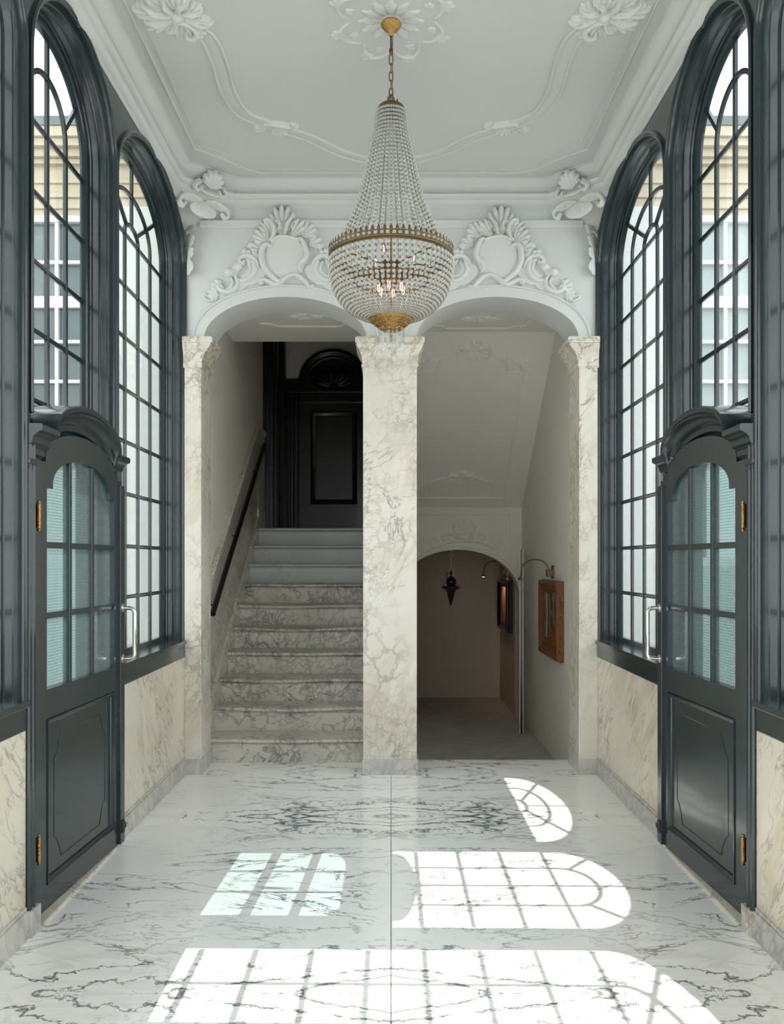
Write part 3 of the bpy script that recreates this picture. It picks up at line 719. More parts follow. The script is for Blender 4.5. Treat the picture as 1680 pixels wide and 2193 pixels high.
# ================================================================== DOORCASES AND DOORS
LW = 0.98
def shelf(u, lo, hi, e0, e1):          # flat shoulders with an arched middle
    c = (e0+e1)/2; a = (e1-e0)/2
    return lo if (u <= e0 or u >= e1) else lo+0.02+(hi-lo-0.02)*max(0, 1-((u-c)/a)**2)**0.5
for sg, side in ((-1, 'staircase'), (1, 'passage')):
    # ---- doorcase: posts, plinths, arched hood
    dc = thing('doorcase', 'dark blue doorcase with curved projecting hood and marble plinths, %s side' % side, 'doorcase', (sg*WX, 3.975, 0), group='doorcases of the hall')
    pt = lambda u, z, d: (sg*(WX+d), u, z)
    def bx(mb, y0, y1, z0, z1, d0, d1): return mb.box(*sorted((sg*(WX+d0), sg*(WX+d1))), y0, y1, z0, z1)
    for y0, y1, e in ((3.398, 3.455, 1), (4.478, 4.530, -1)):
        mb = MB(); bx(mb, y0, y1, 0.10, 1.90, -0.012, 0.148); bx(mb, *((y0, y1+0.095) if e > 0 else (y0-0.05, y1)), 0.0, 1.95, 0.062, 0.150)
        ya = y1 if e > 0 else y0
        mb.tube([(sg*(WX-0.012), y0+0.012, 0.10), (sg*(WX-0.012), y0+0.012, 1.90)], 0.012, 8)
        mb.tube([(sg*(WX-0.014), ya-e*0.011, 0.10), (sg*(WX-0.013), ya-e*0.011, 1.90)], 0.011, 8)
        mb.tube([(sg*(WX-0.008), (y0+y1)/2, 0.10), (sg*(WX-0.008), (y0+y1)/2, 1.90)], 0.008, 8)
        mb.build('post', 'paint', dc, smooth=True)
        mb = MB(); bx(mb, y0-0.010, y1+0.026 if e > 0 else y1+0.006, 0, 0.102, -0.032, 0.15); mb.build('plinth', 'grey' if sg < 0 else 'cream', dc, bevel=0.004)
        mb = MB(); bx(mb, y0-0.006, y1+0.006, 1.795, 1.815, -0.018, 0.06); bx(mb, y0-0.010, y1+0.010, 1.815, 1.838, -0.026, 0.06); mb.build('capital', 'paint', dc, bevel=0.004)
    # hood: shoulders and arch in one cyma profile stepping out upwards
    y0, y1 = 3.392, 4.536
    e0, e1 = 3.575, 4.395
    us = [y0, 3.48, e0-1e-3]+[((e0+e1)/2-(e1-e0)/2*math.cos(PI*k/36)) for k in range(37)]+[e1+1e-3, 4.47, y1]
    hp = [(0.000, 0.150), (0.000, 0.012), (0.014, 0.006), (0.020, -0.004), (0.024, -0.010), (0.046, -0.012), (0.052, -0.018), (0.058, -0.028), (0.066, -0.032), (0.072, -0.033), (0.082, -0.036), (0.092, -0.044), (0.100, -0.056), (0.104, -0.064), (0.106, -0.070), (0.126, -0.072), (0.132, -0.066), (0.134, 0.150)]
    Rg = [[pt(u, shelf(u, 1.838, 1.990, e0, e1)+dz, d) for dz, d in hp] for u in us]
    mb = MB(); mb.rings(Rg, closed_prof=True); mb.add(Rg[0], [tuple(range(len(hp)))]); mb.add(Rg[-1], [tuple(range(len(hp)-1, -1, -1))])
    mb.build('hood', 'paint', dc, smooth=True)
    mb = MB(); bx(mb, 3.46, 4.49, 1.96, 2.06, 0.10, 0.150); mb.build('transom', 'paint', dc)
    mb = MB(); bx(mb, 3.516, 4.444, 0.0, 0.012, -0.030, 0.2); mb.build('threshold', 'dado', dc, bevel=0.003)
    # ---- glazed door leaf, standing slightly ajar
    al = math.atan2(0.046, 0.999)
    rz = PI/2-al if sg < 0 else PI/2+al
    rt = thing('door_%d' % (1 if sg < 0 else 2), 'dark blue door with nine wired panes and a raised lower panel, ajar on the %s side' % side, 'door', (sg*(1.412), 3.520, 0.022), rz, kind='structure')
    f = -sg                     # which local y faces the room: left door -y, right door +y
    rs = -1 if sg < 0 else 1
    T = 0.042
    def ptd(u, z, d): return (u, -rs*d, z)          # d positive = away from the room, face at 0
    def dbox(mb, u0, u1, z0, z1, d0, d1): return mb.box(u0, u1, *sorted((-rs*d0, -rs*d1)), z0, z1)
    ztop = lambda u: shelf(u, 1.825, 1.975, 0.095, LW-0.095)
    zgl = lambda u: shelf(u, 1.72, 1.862, 0.165, LW-0.165)
    mb = MB()
    def usr(a, b, extra=()):
        return sorted(set([a, b]+[x for x in extra if a < x < b]+[a+(b-a)*k/4 for k in range(5)]))
    mb.strip([0, 0.094, 0.0951, 0.098, 0.105], lambda u: 0, ztop, ptd, 0, T)
    mb.strip([LW-0.105, LW-0.098, LW-0.0951, LW-0.094, LW], lambda u: 0, ztop, ptd, 0, T)
    mb.strip([0.105, LW-0.105], lambda u: 0, lambda u: 0.095, ptd, 0, T)
    mb.strip([0.105, LW-0.105], lambda u: 0.775, lambda u: 0.895, ptd, 0, T)
    uu = sorted(set([0.105, 0.1649, 0.1651, LW-0.1651, LW-0.1649, LW-0.105]+[LW/2-(LW/2-0.165)*math.cos(PI*k/24) for k in range(25)]+[LW/2-(LW/2-0.105)*math.cos(PI*k/20) for k in range(21)]))
    mb.strip(uu, zgl, ztop, ptd, 0, T)
    leaf = mb.build('leaf_frame', 'paint', rt, local=True)
    # lower panel with raised moulding and shaped line
    mb = MB(); dbox(mb, 0.10, LW-0.10, 0.09, 0.78, 0.012, 0.032); pn = mb.build('panel', 'paint', rt, local=True)
    p4 = [(0.107, 0.097), (LW-0.107, 0.097), (LW-0.107, 0.773), (0.107, 0.773)]
    mb = MB(); mb.rings(sweep(p4, [(0, 0.013), (0, -0.004), (0.006, -0.006), (0.014, 0.002), (0.022, 0.006), (0.024, 0.013)], lambda p, d: ptd(p.x, p.y, d), closed=True), closed=True)
    mb.build('panel_moulding', 'paint', rt, smooth=True, local=True)
    a0, a1, b0, b1 = 0.20, LW-0.20, 0.165, 0.69
    ln = [(a0, b0+0.10), (a0, b1-0.10), (a0+0.03, b1-0.075), (a0+0.045, b1-0.045), (a0+0.07, b1), (a1-0.07, b1), (a1-0.045, b1-0.045), (a1-0.03, b1-0.075), (a1, b1-0.10), (a1, b0+0.10), (a1-0.02, b0+0.09), (a1-0.05, b0+0.05), (a1-0.07, b0), (a0+0.07, b0), (a0+0.05, b0+0.05), (a0+0.02, b0+0.09)]
    MB().tube([ptd(u, z, 0.012) for u, z in ln], 0.0024, 6, closed=True).build('panel_line', 'paint', rt, smooth=True, local=True)
    # muntins and panes
    gu = [0.105+(LW-0.21)*k/3 for k in range(4)]; gz = [0.895, 1.195, 1.487]
    for u in gu[1:3]:
        mb = MB(); dbox(mb, u-0.013, u+0.013, 0.89, zgl(u)+0.005, 0.006, T-0.004); mb.build('muntin', 'paint', rt, local=True, bevel=0.003)
    for z in gz[1:]:
        mb = MB(); dbox(mb, 0.10, LW-0.10, z-0.013, z+0.013, 0.008, T-0.004); mb.build('muntin', 'paint', rt, local=True, bevel=0.003)
    for k in range(3):
        for j in range(3):
            if j < 2: mb = MB().strip([gu[k], gu[k+1]], lambda u: gz[j], lambda u: gz[j+1], ptd, 0.020, 0.025)
            else: mb = MB().strip(sorted(set([gu[k]+(gu[k+1]-gu[k])*q/10 for q in range(11)]+[x for x in (0.1651, LW-0.1651) if gu[k] < x < gu[k+1]])), lambda u: gz[2], lambda u: zgl(u)+0.004, ptd, 0.020, 0.025)
            mb.build('pane', 'wired', rt, local=True)
    # astragal strip on the free edge
    mb = MB(); dbox(mb, LW-0.05, LW+0.006, 0.0, 1.80, -0.014, 0.01); mb.build('astragal', 'paint', rt, local=True, bevel=0.003)
    if sg < 0:
        mb = MB(); dbox(mb, LW+0.004, LW+0.026, 1.24, 1.61, 0.0, 0.018); mb.build('edge_plate', 'oak', rt, local=True, bevel=0.002)
    # steel pull handles, one on each face
    for dd, nm in ((-1, 'handle'), (1, 'handle')):
        base = -0.014 if dd < 0 else T
        o = dd*0.062+base
        uh = LW-0.028
        pth = [ptd(uh, 0.930, base), ptd(uh, 0.930, o-dd*0.025), ptd(uh, 0.934, o-dd*0.010), ptd(uh, 0.950, o), ptd(uh, 1.165, o), ptd(uh, 1.181, o-dd*0.010), ptd(uh, 1.185, o-dd*0.025), ptd(uh, 1.185, base)]
        hd = MB().tube(pth, 0.0105, 12).build(nm, 'steel', rt, smooth=True, local=True)
        for z in (0.930, 1.185):
            mb = MB(); mb.lathe([(0.001, 0), (0.022, 0.0), (0.022, 0.004), (0.016, 0.007), (0.001, 0.007)], 20, (0, 0, 0), 'y')
            sgn = 1 if (-rs*dd) > 0 else -1
            mb.v = [(x+uh, y*sgn-rs*base, z2+z) for x, y, z2 in mb.v]
            mb.build('rosette', 'steel', hd, smooth=True, local=True)
    # brass hinges and the rubber stop
    for z in (0.275, 1.60):
        mb = MB()
        mb.lathe([(0.001, -0.062), (0.006, -0.060), (0.0075, -0.054), (0.006, -0.051)]+[(r, -0.050+0.0125*k+q) for k in range(8) for r, q in ((0.008, 0.001), (0.008, 0.0115))]+[(0.006, 0.051), (0.0075, 0.054), (0.006, 0.060), (0.001, 0.062)], 12, (0, 0, 0))
        mb.v = [(x+0.004, y+rs*0.013, zz+z) for x, y, zz in mb.v]
        hg = mb.build('hinge', 'gold', rt, smooth=True, local=True)
        mb = MB(); mb.box(-0.030, 0.006, *sorted((rs*0.001, rs*0.006)), z-0.048, z+0.048); mb.build('hinge_plate', 'brass', hg, local=True)
    mb = MB(); mb.box(LW-0.045, LW-0.010, *sorted((rs*0.0, rs*0.022)), 0.055, 0.115); st = mb.build('door_stop', 'rubber', rt, local=True, bevel=0.004)
    mb = MB(); mb.lathe([(0.001, 0), (0.017, 0), (0.017, 0.014), (0.010, 0.018), (0.001, 0.018)], 16, (0, 0, 0), 'x'); mb.v = [(x+LW-0.012, y+rs*0.013, z+0.085) for x, y, z in mb.v]
    mb.build('stop_bumper', 'steel', st, smooth=True, local=True)

# ================================================================== PILASTERS
def pilaster(x0, x1, label, inner, fx=1.0):
    """inner: sides (-1 left, 1 right) on which mouldings turn"""
    p = thing('marble_pilaster', label, 'pilaster', ((x0+x1)/2, 6.2, 0), group='marble pilasters under the arches')
    y0, y1 = 6.0, 6.326
    L = -1 in inner; R = 1 in inner
    MB().box(x0, x1, y0, y1, 0.10, 2.77).build('shaft', 'cream', p, bevel=0.006)
    e = 0.006
    MB().box(x0-(e if L else 0), x1+(e if R else 0), y0-e*1.5, y1+e, 0, 0.105).build('base', 'grey', p, bevel=0.002)
    mb = MB()
    for z0, z1, o in ((2.752, 2.762, 0.006), (2.762, 2.774, 0.011), (2.774, 2.800, 0.004)):
        mb.box(x0-(o if L else 0), x1+(o if R else 0), y0-o, y1+o*0.2, z0, z1)
    prof = [(0.006, 2.80), (0.010, 2.83), (0.018, 2.855), (0.032, 2.88), (0.042, 2.900), (0.042, 2.912), (0.050, 2.915), (0.052, 2.945), (0.044, 2.957)]
    Rg = []
    for o, z in prof:
        ox = o*fx
        Rg.append([(x0-(ox if L else 0), y0-o*0.8, z), (x1+(ox if R else 0), y0-o*0.8, z), (x1+(ox if R else 0), y1+o*0.1, z), (x0-(ox if L else 0), y1+o*0.1, z)])
    mb.rings(Rg, closed_prof=True)
    mb.add(Rg[-1], [(0, 1, 2, 3)]); mb.add(Rg[0], [(0, 3, 2, 1)])
    cp = mb.build('capital', 'cream', p)
    return p
pilaster(-WX, -1.285, 'brown-veined marble pilaster at the foot of the handrail wall', (1,), 1.6)
pilaster(-0.190, 0.175, 'wide marble pilaster standing between the two arches', (-1, 1))
pilaster(1.272, WX, 'pale marble pilaster beside the framed orange painting', (-1,), 1.6)

# ================================================================== STAIR HALL SHELL
LX, RXW = -1.36, 1.36
FZ = -0.37                       # lower passage floor
def st(name, mb, m, label, cat, **k): return tag(mb.build(name, m, **k), label, cat, kind='structure')
# walls either side of stair and passage
mb = MB().box(LX-0.25, LX, 6.328, 11.2, -0.6, 4.9)
st('wall_stair_left', mb, 'plaster_warm', 'plain plaster wall above the marble stair dado', 'wall')
mb = MB().box(RXW, RXW+0.25, 6.328, 11.0, -0.6, 4.9)
st('wall_passage_right', mb, 'plaster_warm', 'plain plaster wall with two framed paintings beside the passage', 'wall')
mb = MB().box(-0.165, 0.12, 6.328, 9.2, -0.6, 4.9)
st('wall_spine', mb, 'plaster_warm', 'plaster wall between the staircase and the passage', 'wall')
mb = MB().box(LX, -0.165, 10.86, 11.1, 1.5, 4.9)
st('wall_landing', mb, 'plaster_warm', 'plaster wall around the black arched door at the stair head', 'wall')
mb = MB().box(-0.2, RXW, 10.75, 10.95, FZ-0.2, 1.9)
st('wall_passage_end', mb, 'plaster_dim', 'plain end wall of the lower passage behind the bracket', 'wall')
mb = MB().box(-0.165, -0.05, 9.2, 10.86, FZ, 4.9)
st('wall_passage_left', mb, 'plaster_dim', 'plaster wall dividing the landing from the lower passage', 'wall')
# ceilings
mb = MB().box(LX, -0.165, 6.39, 7.66, 3.34, 3.55)
st('ceiling_stair', mb, 'plaster_light', 'flat plaster soffit with rosette over the lower stairs', 'ceiling')
mb = MB().box(LX, -0.05, 7.5, 11.1, 4.9, 5.0).box(LX, -0.165, 7.62, 7.66, 3.5, 4.9)
st('ceiling_landing', mb, 'plaster_warm', 'high plaster ceiling over the stair landing', 'ceiling')
mb = MB().box(0.12, RXW, 6.39, 7.345, 3.34, 3.55)
mb.hexa([(0.12, 7.34, 3.34), (RXW, 7.34, 3.34), (RXW, 9.24, 2.0), (0.12, 9.24, 2.0)], [(0.12, 7.34, 3.55), (RXW, 7.34, 3.55), (RXW, 9.24, 2.2), (0.12, 9.24, 2.2)])
st('ceiling_passage', mb, 'plaster_light', 'sloping plaster soffit with moulded panel above the passage', 'ceiling')
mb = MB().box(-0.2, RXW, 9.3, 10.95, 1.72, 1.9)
st('ceiling_passage_end', mb, 'plaster_dim', 'low ceiling of the passage beyond the small arch', 'ceiling')
# passage floor, steps down and skirtings
pf = thing('floor_passage', 'tan marble slab floor of the lower passage', 'floor', (0.7, 9, FZ), kind='structure')
for i, (a, b) in enumerate(((6.95, 8.9), (8.9, 9.85), (9.85, 10.76))):
    for x0, x1 in ((-0.16, 0.42), (0.42, 0.92), (0.92, RXW)):
        MB().box(x0+0.001, x1-0.001, a+0.001, b-0.001, FZ-0.05, FZ).build('slab', 'tan_floor', pf, bevel=0.001)
MB().box(0.12, RXW, 6.45, 6.95, -0.6, -0.185).build('step', 'tan_floor', pf, bevel=0.004)
MB().box(-0.16, RXW, 6.95, 10.76, -0.6, FZ-0.05).build('subfloor', 'grey', pf)
mb = MB().box(-0.16, RXW, 10.735, 10.752, FZ, FZ+0.062)
st('baseboard_passage_end', mb, 'grey', 'low grey marble skirting on the passage end wall', 'skirting')
mb = MB().box(RXW-0.018, RXW+0.002, 6.97, 9.20, FZ, FZ+0.062)
st('baseboard_passage_right', mb, 'grey', 'low marble skirting under the orange painting wall', 'skirting')
mb = MB().box(RXW-0.06, RXW-0.042, 9.46, 10.736, FZ, FZ+0.062)
st('baseboard_passage_far', mb, 'grey', 'low marble skirting under the black framed painting', 'skirting')
# small arch wall
AC, AH, AS, AA = 0.70, 0.632, 1.10, 1.565
mb = MB()
pa = lambda u, z, d: (u, 9.23+d, z)
mb.strip([0.11, AC-AH], lambda u: FZ, lambda u: 2.02, pa, 0, 0.22)
mb.strip([AC+AH, RXW], lambda u: FZ, lambda u: 2.02, pa, 0, 0.22)
mb.strip([AC-AH*math.cos(PI*k/40) for k in range(41)], lambda u: ell(u, AC, AH, AS, AA-AS), lambda u: 2.02, pa, 0, 0.22)
st('wall_passage_far', MB().box(AC+AH-0.012, RXW, 9.452, 10.76, FZ, 1.75), 'plaster_dim', 'narrow plaster wall behind the black framed painting', 'wall')
st('wall_passage_arch', mb, 'plaster_warm', 'plaster wall with small arch and shell ornament at the passage', 'wall', smooth=True)
mb = MB()
pth = [(AC+AH, FZ+0.1), (AC+AH, AS)]+[(AC+AH*math.cos(PI*k/40), AS+(AA-AS)*math.sin(PI*k/40)) for k in range(1, 41)]
mb.rings(sweep(pth, [(0, -0.001), (0, 0.010), (-0.014, 0.014), (-0.018, 0.008), (-0.030, 0.008), (-0.034, 0.014), (-0.042, 0.012), (-0.044, -0.001)], lambda p, d: (p.x, 9.23-d, p.y)))
fr_ = [(0.14, 1.66), (1.245, 1.66), (1.245, 1.965), (0.14, 1.965)]
for path in ([(1.245, 1.57), (1.245, 1.935), (0.14, 1.935)],):
    mb.rings(sweep(path, [(0, -0.001), (0.001, 0.006), (0.006, 0.009), (0.011, 0.006), (0.012, -0.001)], lambda p, d: (p.x, 9.23-d, p.y)))
st('trim_passage_arch', mb, 'plaster_warm', 'moulded plaster edge and line around the small passage arch', 'moulding', smooth=True)

# ================================================================== STAIRCASE
RISE, GO, Y0 = 0.178, 0.28, 6.33
sx0, sx1 = -1.325, -0.165
sc_ = thing('staircase', 'worn grey marble staircase climbing behind the arch to the black door', 'staircase', (-0.75, 6.33, 0))
for k in range(1, 11):
    yf = Y0+GO*(k-1); zt = RISE*k
    m_ = 'stair' if k <= 7 else 'stair_light'
    xl = -1.345 if k == 1 else sx0
    MB().box(xl, sx1, yf+0.028, yf+GO+0.05, zt-RISE, zt-0.045).build('riser', m_, sc_)
    # tread with rounded, worn nosing
    mb = MB(); R = []
    yb = yf+GO+0.05 if k < 10 else 10.87
    for i in range(25):
        x = xl+(sx1-xl)*i/24; s_ = (i/24)
        sag = (0.010 if k < 8 else 0.002)*math.sin(PI*min(1, s_*1.15))**2+(0.0025*math.sin(7*s_+k*2.1) if k < 8 else 0)
        pr = [(yb, zt-0.045), (yf+0.030, zt-0.045), (yf+0.028, zt-0.038), (yf+0.012, zt-0.036), (yf+0.008, zt-0.030)]
        pr += [(yf+0.016-0.016*math.sin(PI*q/6), zt-0.016-0.014*math.cos(PI*q/6)) for q in range(0, 7)]
        pr += [(yf+0.10, zt), (yb, zt)]
        R.append([(x, y, z-(sag if z > zt-0.034 and y < yf+0.09 else 0)) for y, z in pr])
    mb.rings(R, closed_prof=True); mb.add(R[0], [tuple(range(len(R[0])))]); mb.add(R[-1], [tuple(range(len(R[0])-1, -1, -1))])
    mb.build('tread', m_, sc_, smooth=True)
MB().box(sx0-0.03, sx1, 9.0, 10.87, 1.2, 1.73).build('landing_base', 'grey', sc_)
# marble stair dado with cap, and raking skirting
dd = thing('stair_dado', 'raking marble wall panelling with moulded cap beside the stairs', 'marble panelling', (-1.34, 7.5, 0))
slope = RISE/GO
nz = lambda y: (y-Y0)*slope+RISE
top = lambda y: min(2.80, nz(y)+1.00)
yb = Y0+GO*0+ (2.80-1.00-RISE)/slope
def ptx(u, z, d): return (LX+d, u, z)
for a, b in ((6.3285, 7.30), (7.302, yb-0.002), (yb, 8.95), (8.952, 9.40)):
    MB().strip([a, b], lambda u: max(-0.0, nz(u)-0.35 if u < 8.85 else 1.70), lambda u: top(u)-0.04, ptx, -0.002, 0.020).build('marble_panel', 'stair' if a < 8 else 'cream', dd, bevel=0.001)
capp = [(0.0, -0.050), (0.024, -0.050), (0.026, -0.040), (0.034, -0.034), (0.036, -0.020), (0.044, -0.014), (0.046, 0.0), (0.0, 0.006)]
R = []
for y, z in ((6.3285, top(6.3285)), (yb, 2.80), (9.40, 2.80)):
    R.append([(LX+o, y+(0 if z < 2.79 else 0), z+dz) for o, dz in capp])
MB().rings(R, closed_prof=True).build('cap_moulding', 'cream', dd, smooth=True)
ys = [6.3285, Y0+GO*9+0.03]
MB().strip(ys, lambda u: max(0, nz(u)-0.30), lambda u: nz(u)+0.10, ptx, 0.018, 0.037).build('raking_skirting', 'cream', dd, bevel=0.002)
MB().box(LX, LX+0.037, Y0+GO*9+0.03, 9.36, 1.70, 1.97).build('end_block', 'cream', dd, bevel=0.004)
# handrail
hr = thing('handrail', 'black metal handrail rising along the marble stair wall', 'handrail', (-1.29, 6.4, 1.0))
def hz(y): return 1.075+(y-6.42)*0.60
MB().tube([(-1.288, 6.40, hz(6.40)), (-1.288, 9.0, hz(9.0)), (-1.288, 9.012, hz(9.0)+0.004)], 0.0215, 14).build('rail', 'black', hr, smooth=True)
for y in (6.6, 7.5, 8.6):
    MB().tube([(-1.288, y, hz(y)-0.012), (-1.288, y, hz(y)-0.05), (-1.318, y, hz(y)-0.065), (-1.342, y, hz(y)-0.065)], 0.006, 8).build('bracket', 'black', hr, smooth=True)

# ---- black arched door at the stair head
LZ = 1.78
bd = thing('door_3', 'black panelled door under a carved arched tympanum at the stair head', 'door', (-0.70, 10.86, LZ), kind='structure')
dcx = -0.700; hw = 0.585
yb_ = 10.86
ptf = lambda u, z, d: (u, yb_-d, z)
def fb(mb, x0, x1, z0, z1, d0, d1): return mb.box(x0, x1, yb_-d1, yb_-d0, z0, z1)
SZ = 3.50
for sgn in (-1, 1):
    mb = MB()
    for a, b, d in ((hw, hw-0.06, 0.05), (hw-0.06, hw-0.10, 0.075), (hw-0.10, hw-0.15, 0.055), (hw-0.15, hw-0.165, 0.04)):
        xs = sorted((dcx+sgn*a, dcx+sgn*b)); fb(mb, xs[0], xs[1], LZ, SZ, -0.01, d)
    mb.build('jamb', 'black', bd, bevel=0.006)
    mb = MB(); xs = sorted((dcx+sgn*hw*1.02, dcx+sgn*(hw-0.17))); fb(mb, xs[0], xs[1], SZ, SZ+0.03, -0.01, 0.09); fb(mb, xs[0]-0.005, xs[1]+0.005, SZ+0.03, SZ+0.13, -0.01, 0.07); fb(mb, xs[0]-0.01, xs[1]+0.01, SZ+0.13, SZ+0.16, -0.01, 0.10); mb.build('impost', 'black', bd, bevel=0.006)
ah = 0.425
pth = [(dcx+ah*math.cos(PI*k/40), SZ+0.12+0.40*math.sin(PI*k/40)) for k in range(41)]
MB().rings(sweep(pth, [(0, -0.01), (0.0, 0.11), (0.018, 0.12), (0.03, 0.09), (0.045, 0.085), (0.055, 0.10), (0.072, 0.095), (0.085, 0.06), (0.11, 0.055), (0.12, 0.03), (0.12, -0.01)], lambda p, d: ptf(p.x, p.y, d))).build('arch_moulding', 'black', bd, smooth=True)
mb = MB(); mb.strip([dcx-ah*math.cos(PI*k/30) for k in range(31)], lambda u: SZ, lambda u: SZ+0.12+0.40*math.sqrt(max(0, 1-((u-dcx)/ah)**2)), ptf, -0.01, 0.02); ty = mb.build('tympanum', 'black', bd)
r = Relief()
for k in range(9):
    a = 18+18*k; aa = math.radians(a)
    r.shell((0.02*math.cos(aa), 0.02*math.sin(aa)*0.7), a, 26, 0.30-0.06*abs(math.cos(aa)), 2, 0.035)
    for q in range(6):
        rr = 0.11+0.027*q; r.dome((rr*math.cos(aa+0.157), rr*math.sin(aa+0.157)*0.85), 0.008, 0.008, 0.035)
r.dome((0, 0.02), 0.05, 0.04, 0.05)
r.mesh('fan_carving', (dcx, yb_-0.015, SZ+0.06), (1, 0, 0), (0, 0, 1), (0, -1, 0), 0.005, 'black', bd)
mb = MB(); fb(mb, dcx-hw+0.165, dcx+hw-0.165, SZ-0.12, SZ+0.03, -0.01, 0.06); fb(mb, dcx-hw+0.16, dcx+hw-0.16, SZ-0.0, SZ+0.035, -0.01, 0.085); mb.build('lintel', 'black', bd, bevel=0.006)
mb = MB(); fb(mb, dcx-hw+0.16, dcx+hw-0.16, LZ, SZ-0.10, -0.01, 0.015); fb(mb, dcx-hw+0.16, dcx+hw-0.16, LZ, LZ+0.34, 0.0, 0.030); mb.build('leaf', 'black', bd, bevel=0.004)
px0, px1, pz0, pz1 = dcx-0.285, dcx+0.285, LZ+0.36, SZ-0.22
MB().rings(sweep([(px0, pz0), (px1, pz0), (px1, pz1), (px0, pz1)], [(0, 0.014), (0, 0.035), (0.012, 0.040), (0.03, 0.03), (0.055, 0.022), (0.06, 0.03), (0.068, 0.03), (0.072, 0.014)], lambda p, d: ptf(p.x, p.y, d), closed=True), closed=True).build('panel_moulding', 'black', bd, smooth=True)
# plaster arch line over the black door, with a small curl
r = Relief(); r.ridge([(0.62*math.cos(t), 0.40*math.sin(t)) for t in np.linspace(0.15, PI-0.15, 20)], 0.012, 0.010).ridge([(-0.60, 0.10), (-0.63, 0.14), (-0.60, 0.17), (-0.57, 0.14), (-0.60, 0.125)], 0.012, 0.012)
r.mesh('trim_landing_arch', (dcx, yb_, SZ+0.30), (1, 0, 0), (0, 0, 1), (0, -1, 0), 0.008, 'plaster_warm')
tag(bpy.data.objects['trim_landing_arch'], 'faint curved plaster line above the black arched door', 'moulding', kind='structure')
# black doorcase on the landing side wall
sd = thing('side_doorcase', 'black moulded doorcase on the handrail-side wall of the stair landing', 'doorcase', (LX, 9.9, LZ))
mb = MB()
for a, b, d in ((9.40, 9.50, 0.03), (9.50, 9.56, 0.055), (9.56, 9.72, 0.09), (9.72, 9.78, 0.11), (9.78, 10.05, 0.085)): mb.box(LX-0.01, LX+d, a, b, LZ, 4.6)
mb.build('jamb', 'black', sd, bevel=0.01)
MB().box(LX-0.01, LX+0.02, 10.05, 10.40, LZ, 4.3).build('leaf', 'black', sd)
MB().box(LX-0.01, LX+0.11, 10.40, 10.58, LZ, 4.6).build('jamb', 'black', sd, bevel=0.01)
# oak dado strip on the landing wall
od = thing('landing_dado', 'strip of brown wood dado beside the black arched door', 'wood dado', (-1.33, 10.84, LZ))
MB().box(LX, dcx-hw, 10.835, 10.862, LZ, LZ+0.80).build('board', 'oak', od)
MB().box(LX, dcx-hw, 10.822, 10.862, LZ+0.80, LZ+0.845).build('cap', 'oak', od, bevel=0.006)
MB().box(LX+0.08, dcx-hw+0.16, 10.70, 10.835, LZ, LZ+0.06).build('base_block', 'oak', od, bevel=0.006)

# ================================================================== PASSAGE FURNISHINGS
# frameless glass door seen edge on
gdr = thing('glass_door', 'open clear glass door with pale edges beside the passage wall', 'glass door', (1.24, 8.5, FZ))
x_ = 1.243
u_ = Vector((279, 1900)).normalized()
def gp(s, o, z): return (x_+u_.x*s+u_.y*o, 8.45+u_.y*s-u_.x*o, z)
def gbox(mb, s0, s1, o0, o1, z0, z1): return mb.hexa([gp(s0, o0, z0), gp(s1, o0, z0), gp(s1, o1, z0), gp(s0, o1, z0)], [gp(s0, o0, z1), gp(s1, o0, z1), gp(s1, o1, z1), gp(s0, o1, z1)])
gbox(MB(), 0.0, 0.55, -0.002, 0.008, FZ+0.012, 1.556).build('pane', 'glass', gdr)
gbox(MB(), -0.002, 0.03, -0.018, -0.010, FZ+0.012, 1.556).build('edge_strip', 'white_plastic', gdr)
gbox(MB(), -0.002, 0.03, 0.010, 0.018, FZ+0.012, 1.556).build('edge_strip', 'white_plastic', gdr)
gbox(MB(), -0.001, 0.03, -0.010, 0.010, FZ+0.012, 1.556).build('seal', 'black', gdr)
gbox(MB(), 0.05, 0.09, 0.022, 0.075, FZ+0.02, FZ+0.12).build('floor_hinge', 'bronze', gdr, bevel=0.004)
gbox(MB(), 0.03, 0.12, 0.010, 0.035, FZ+0.05, FZ+0.10).build('hinge_clamp', 'steel', gdr, bevel=0.003)

def painting(name, label, x, y0, y1, z0, z1, fw, depth, mfr, cols, seed, face):
    p = thing(name, label, 'painting', (x, (y0+y1)/2, z0))
    path = [(y0, z0), (y1, z0), (y1, z1), (y0, z1)]
    fx = lambda pp, d: (x-d, pp.x, pp.y)
    f = MB().rings(sweep(path, [(0, 0.0), (0, depth*0.5), (0.008, depth*0.62), (0.008, depth*0.92), (0.016, depth), (fw*0.38, depth), (fw*0.48, depth*0.86), (fw*0.80, depth*0.62), (fw*0.86, depth*0.66), (fw, depth*0.55), (fw, 0.0)], fx, closed=True), closed=True)
    f.build('frame', mfr, p, smooth=True)
    q = fw*0.82
    MB().rings(sweep([(y0+q, z0+q), (y1-q, z0+q), (y1-q, z1-q), (y0+q, z1-q)], [(0, 0.001), (0, depth*0.58), (fw*0.22, depth*0.5), (fw*0.25, 0.001)], fx, closed=True), closed=True).build('slip', 'brown', p, smooth=True)
    MB().box(x-depth*0.42, x-0.002, y0+fw*0.9, y1-fw*0.9, z0+fw*0.9, z1-fw*0.9).build('canvas', canvas(name+'_canvas', cols, seed, (z0+z1)/2, (z1-z0)/2), p)
    if face: face(p, x-depth*0.42)
    return p
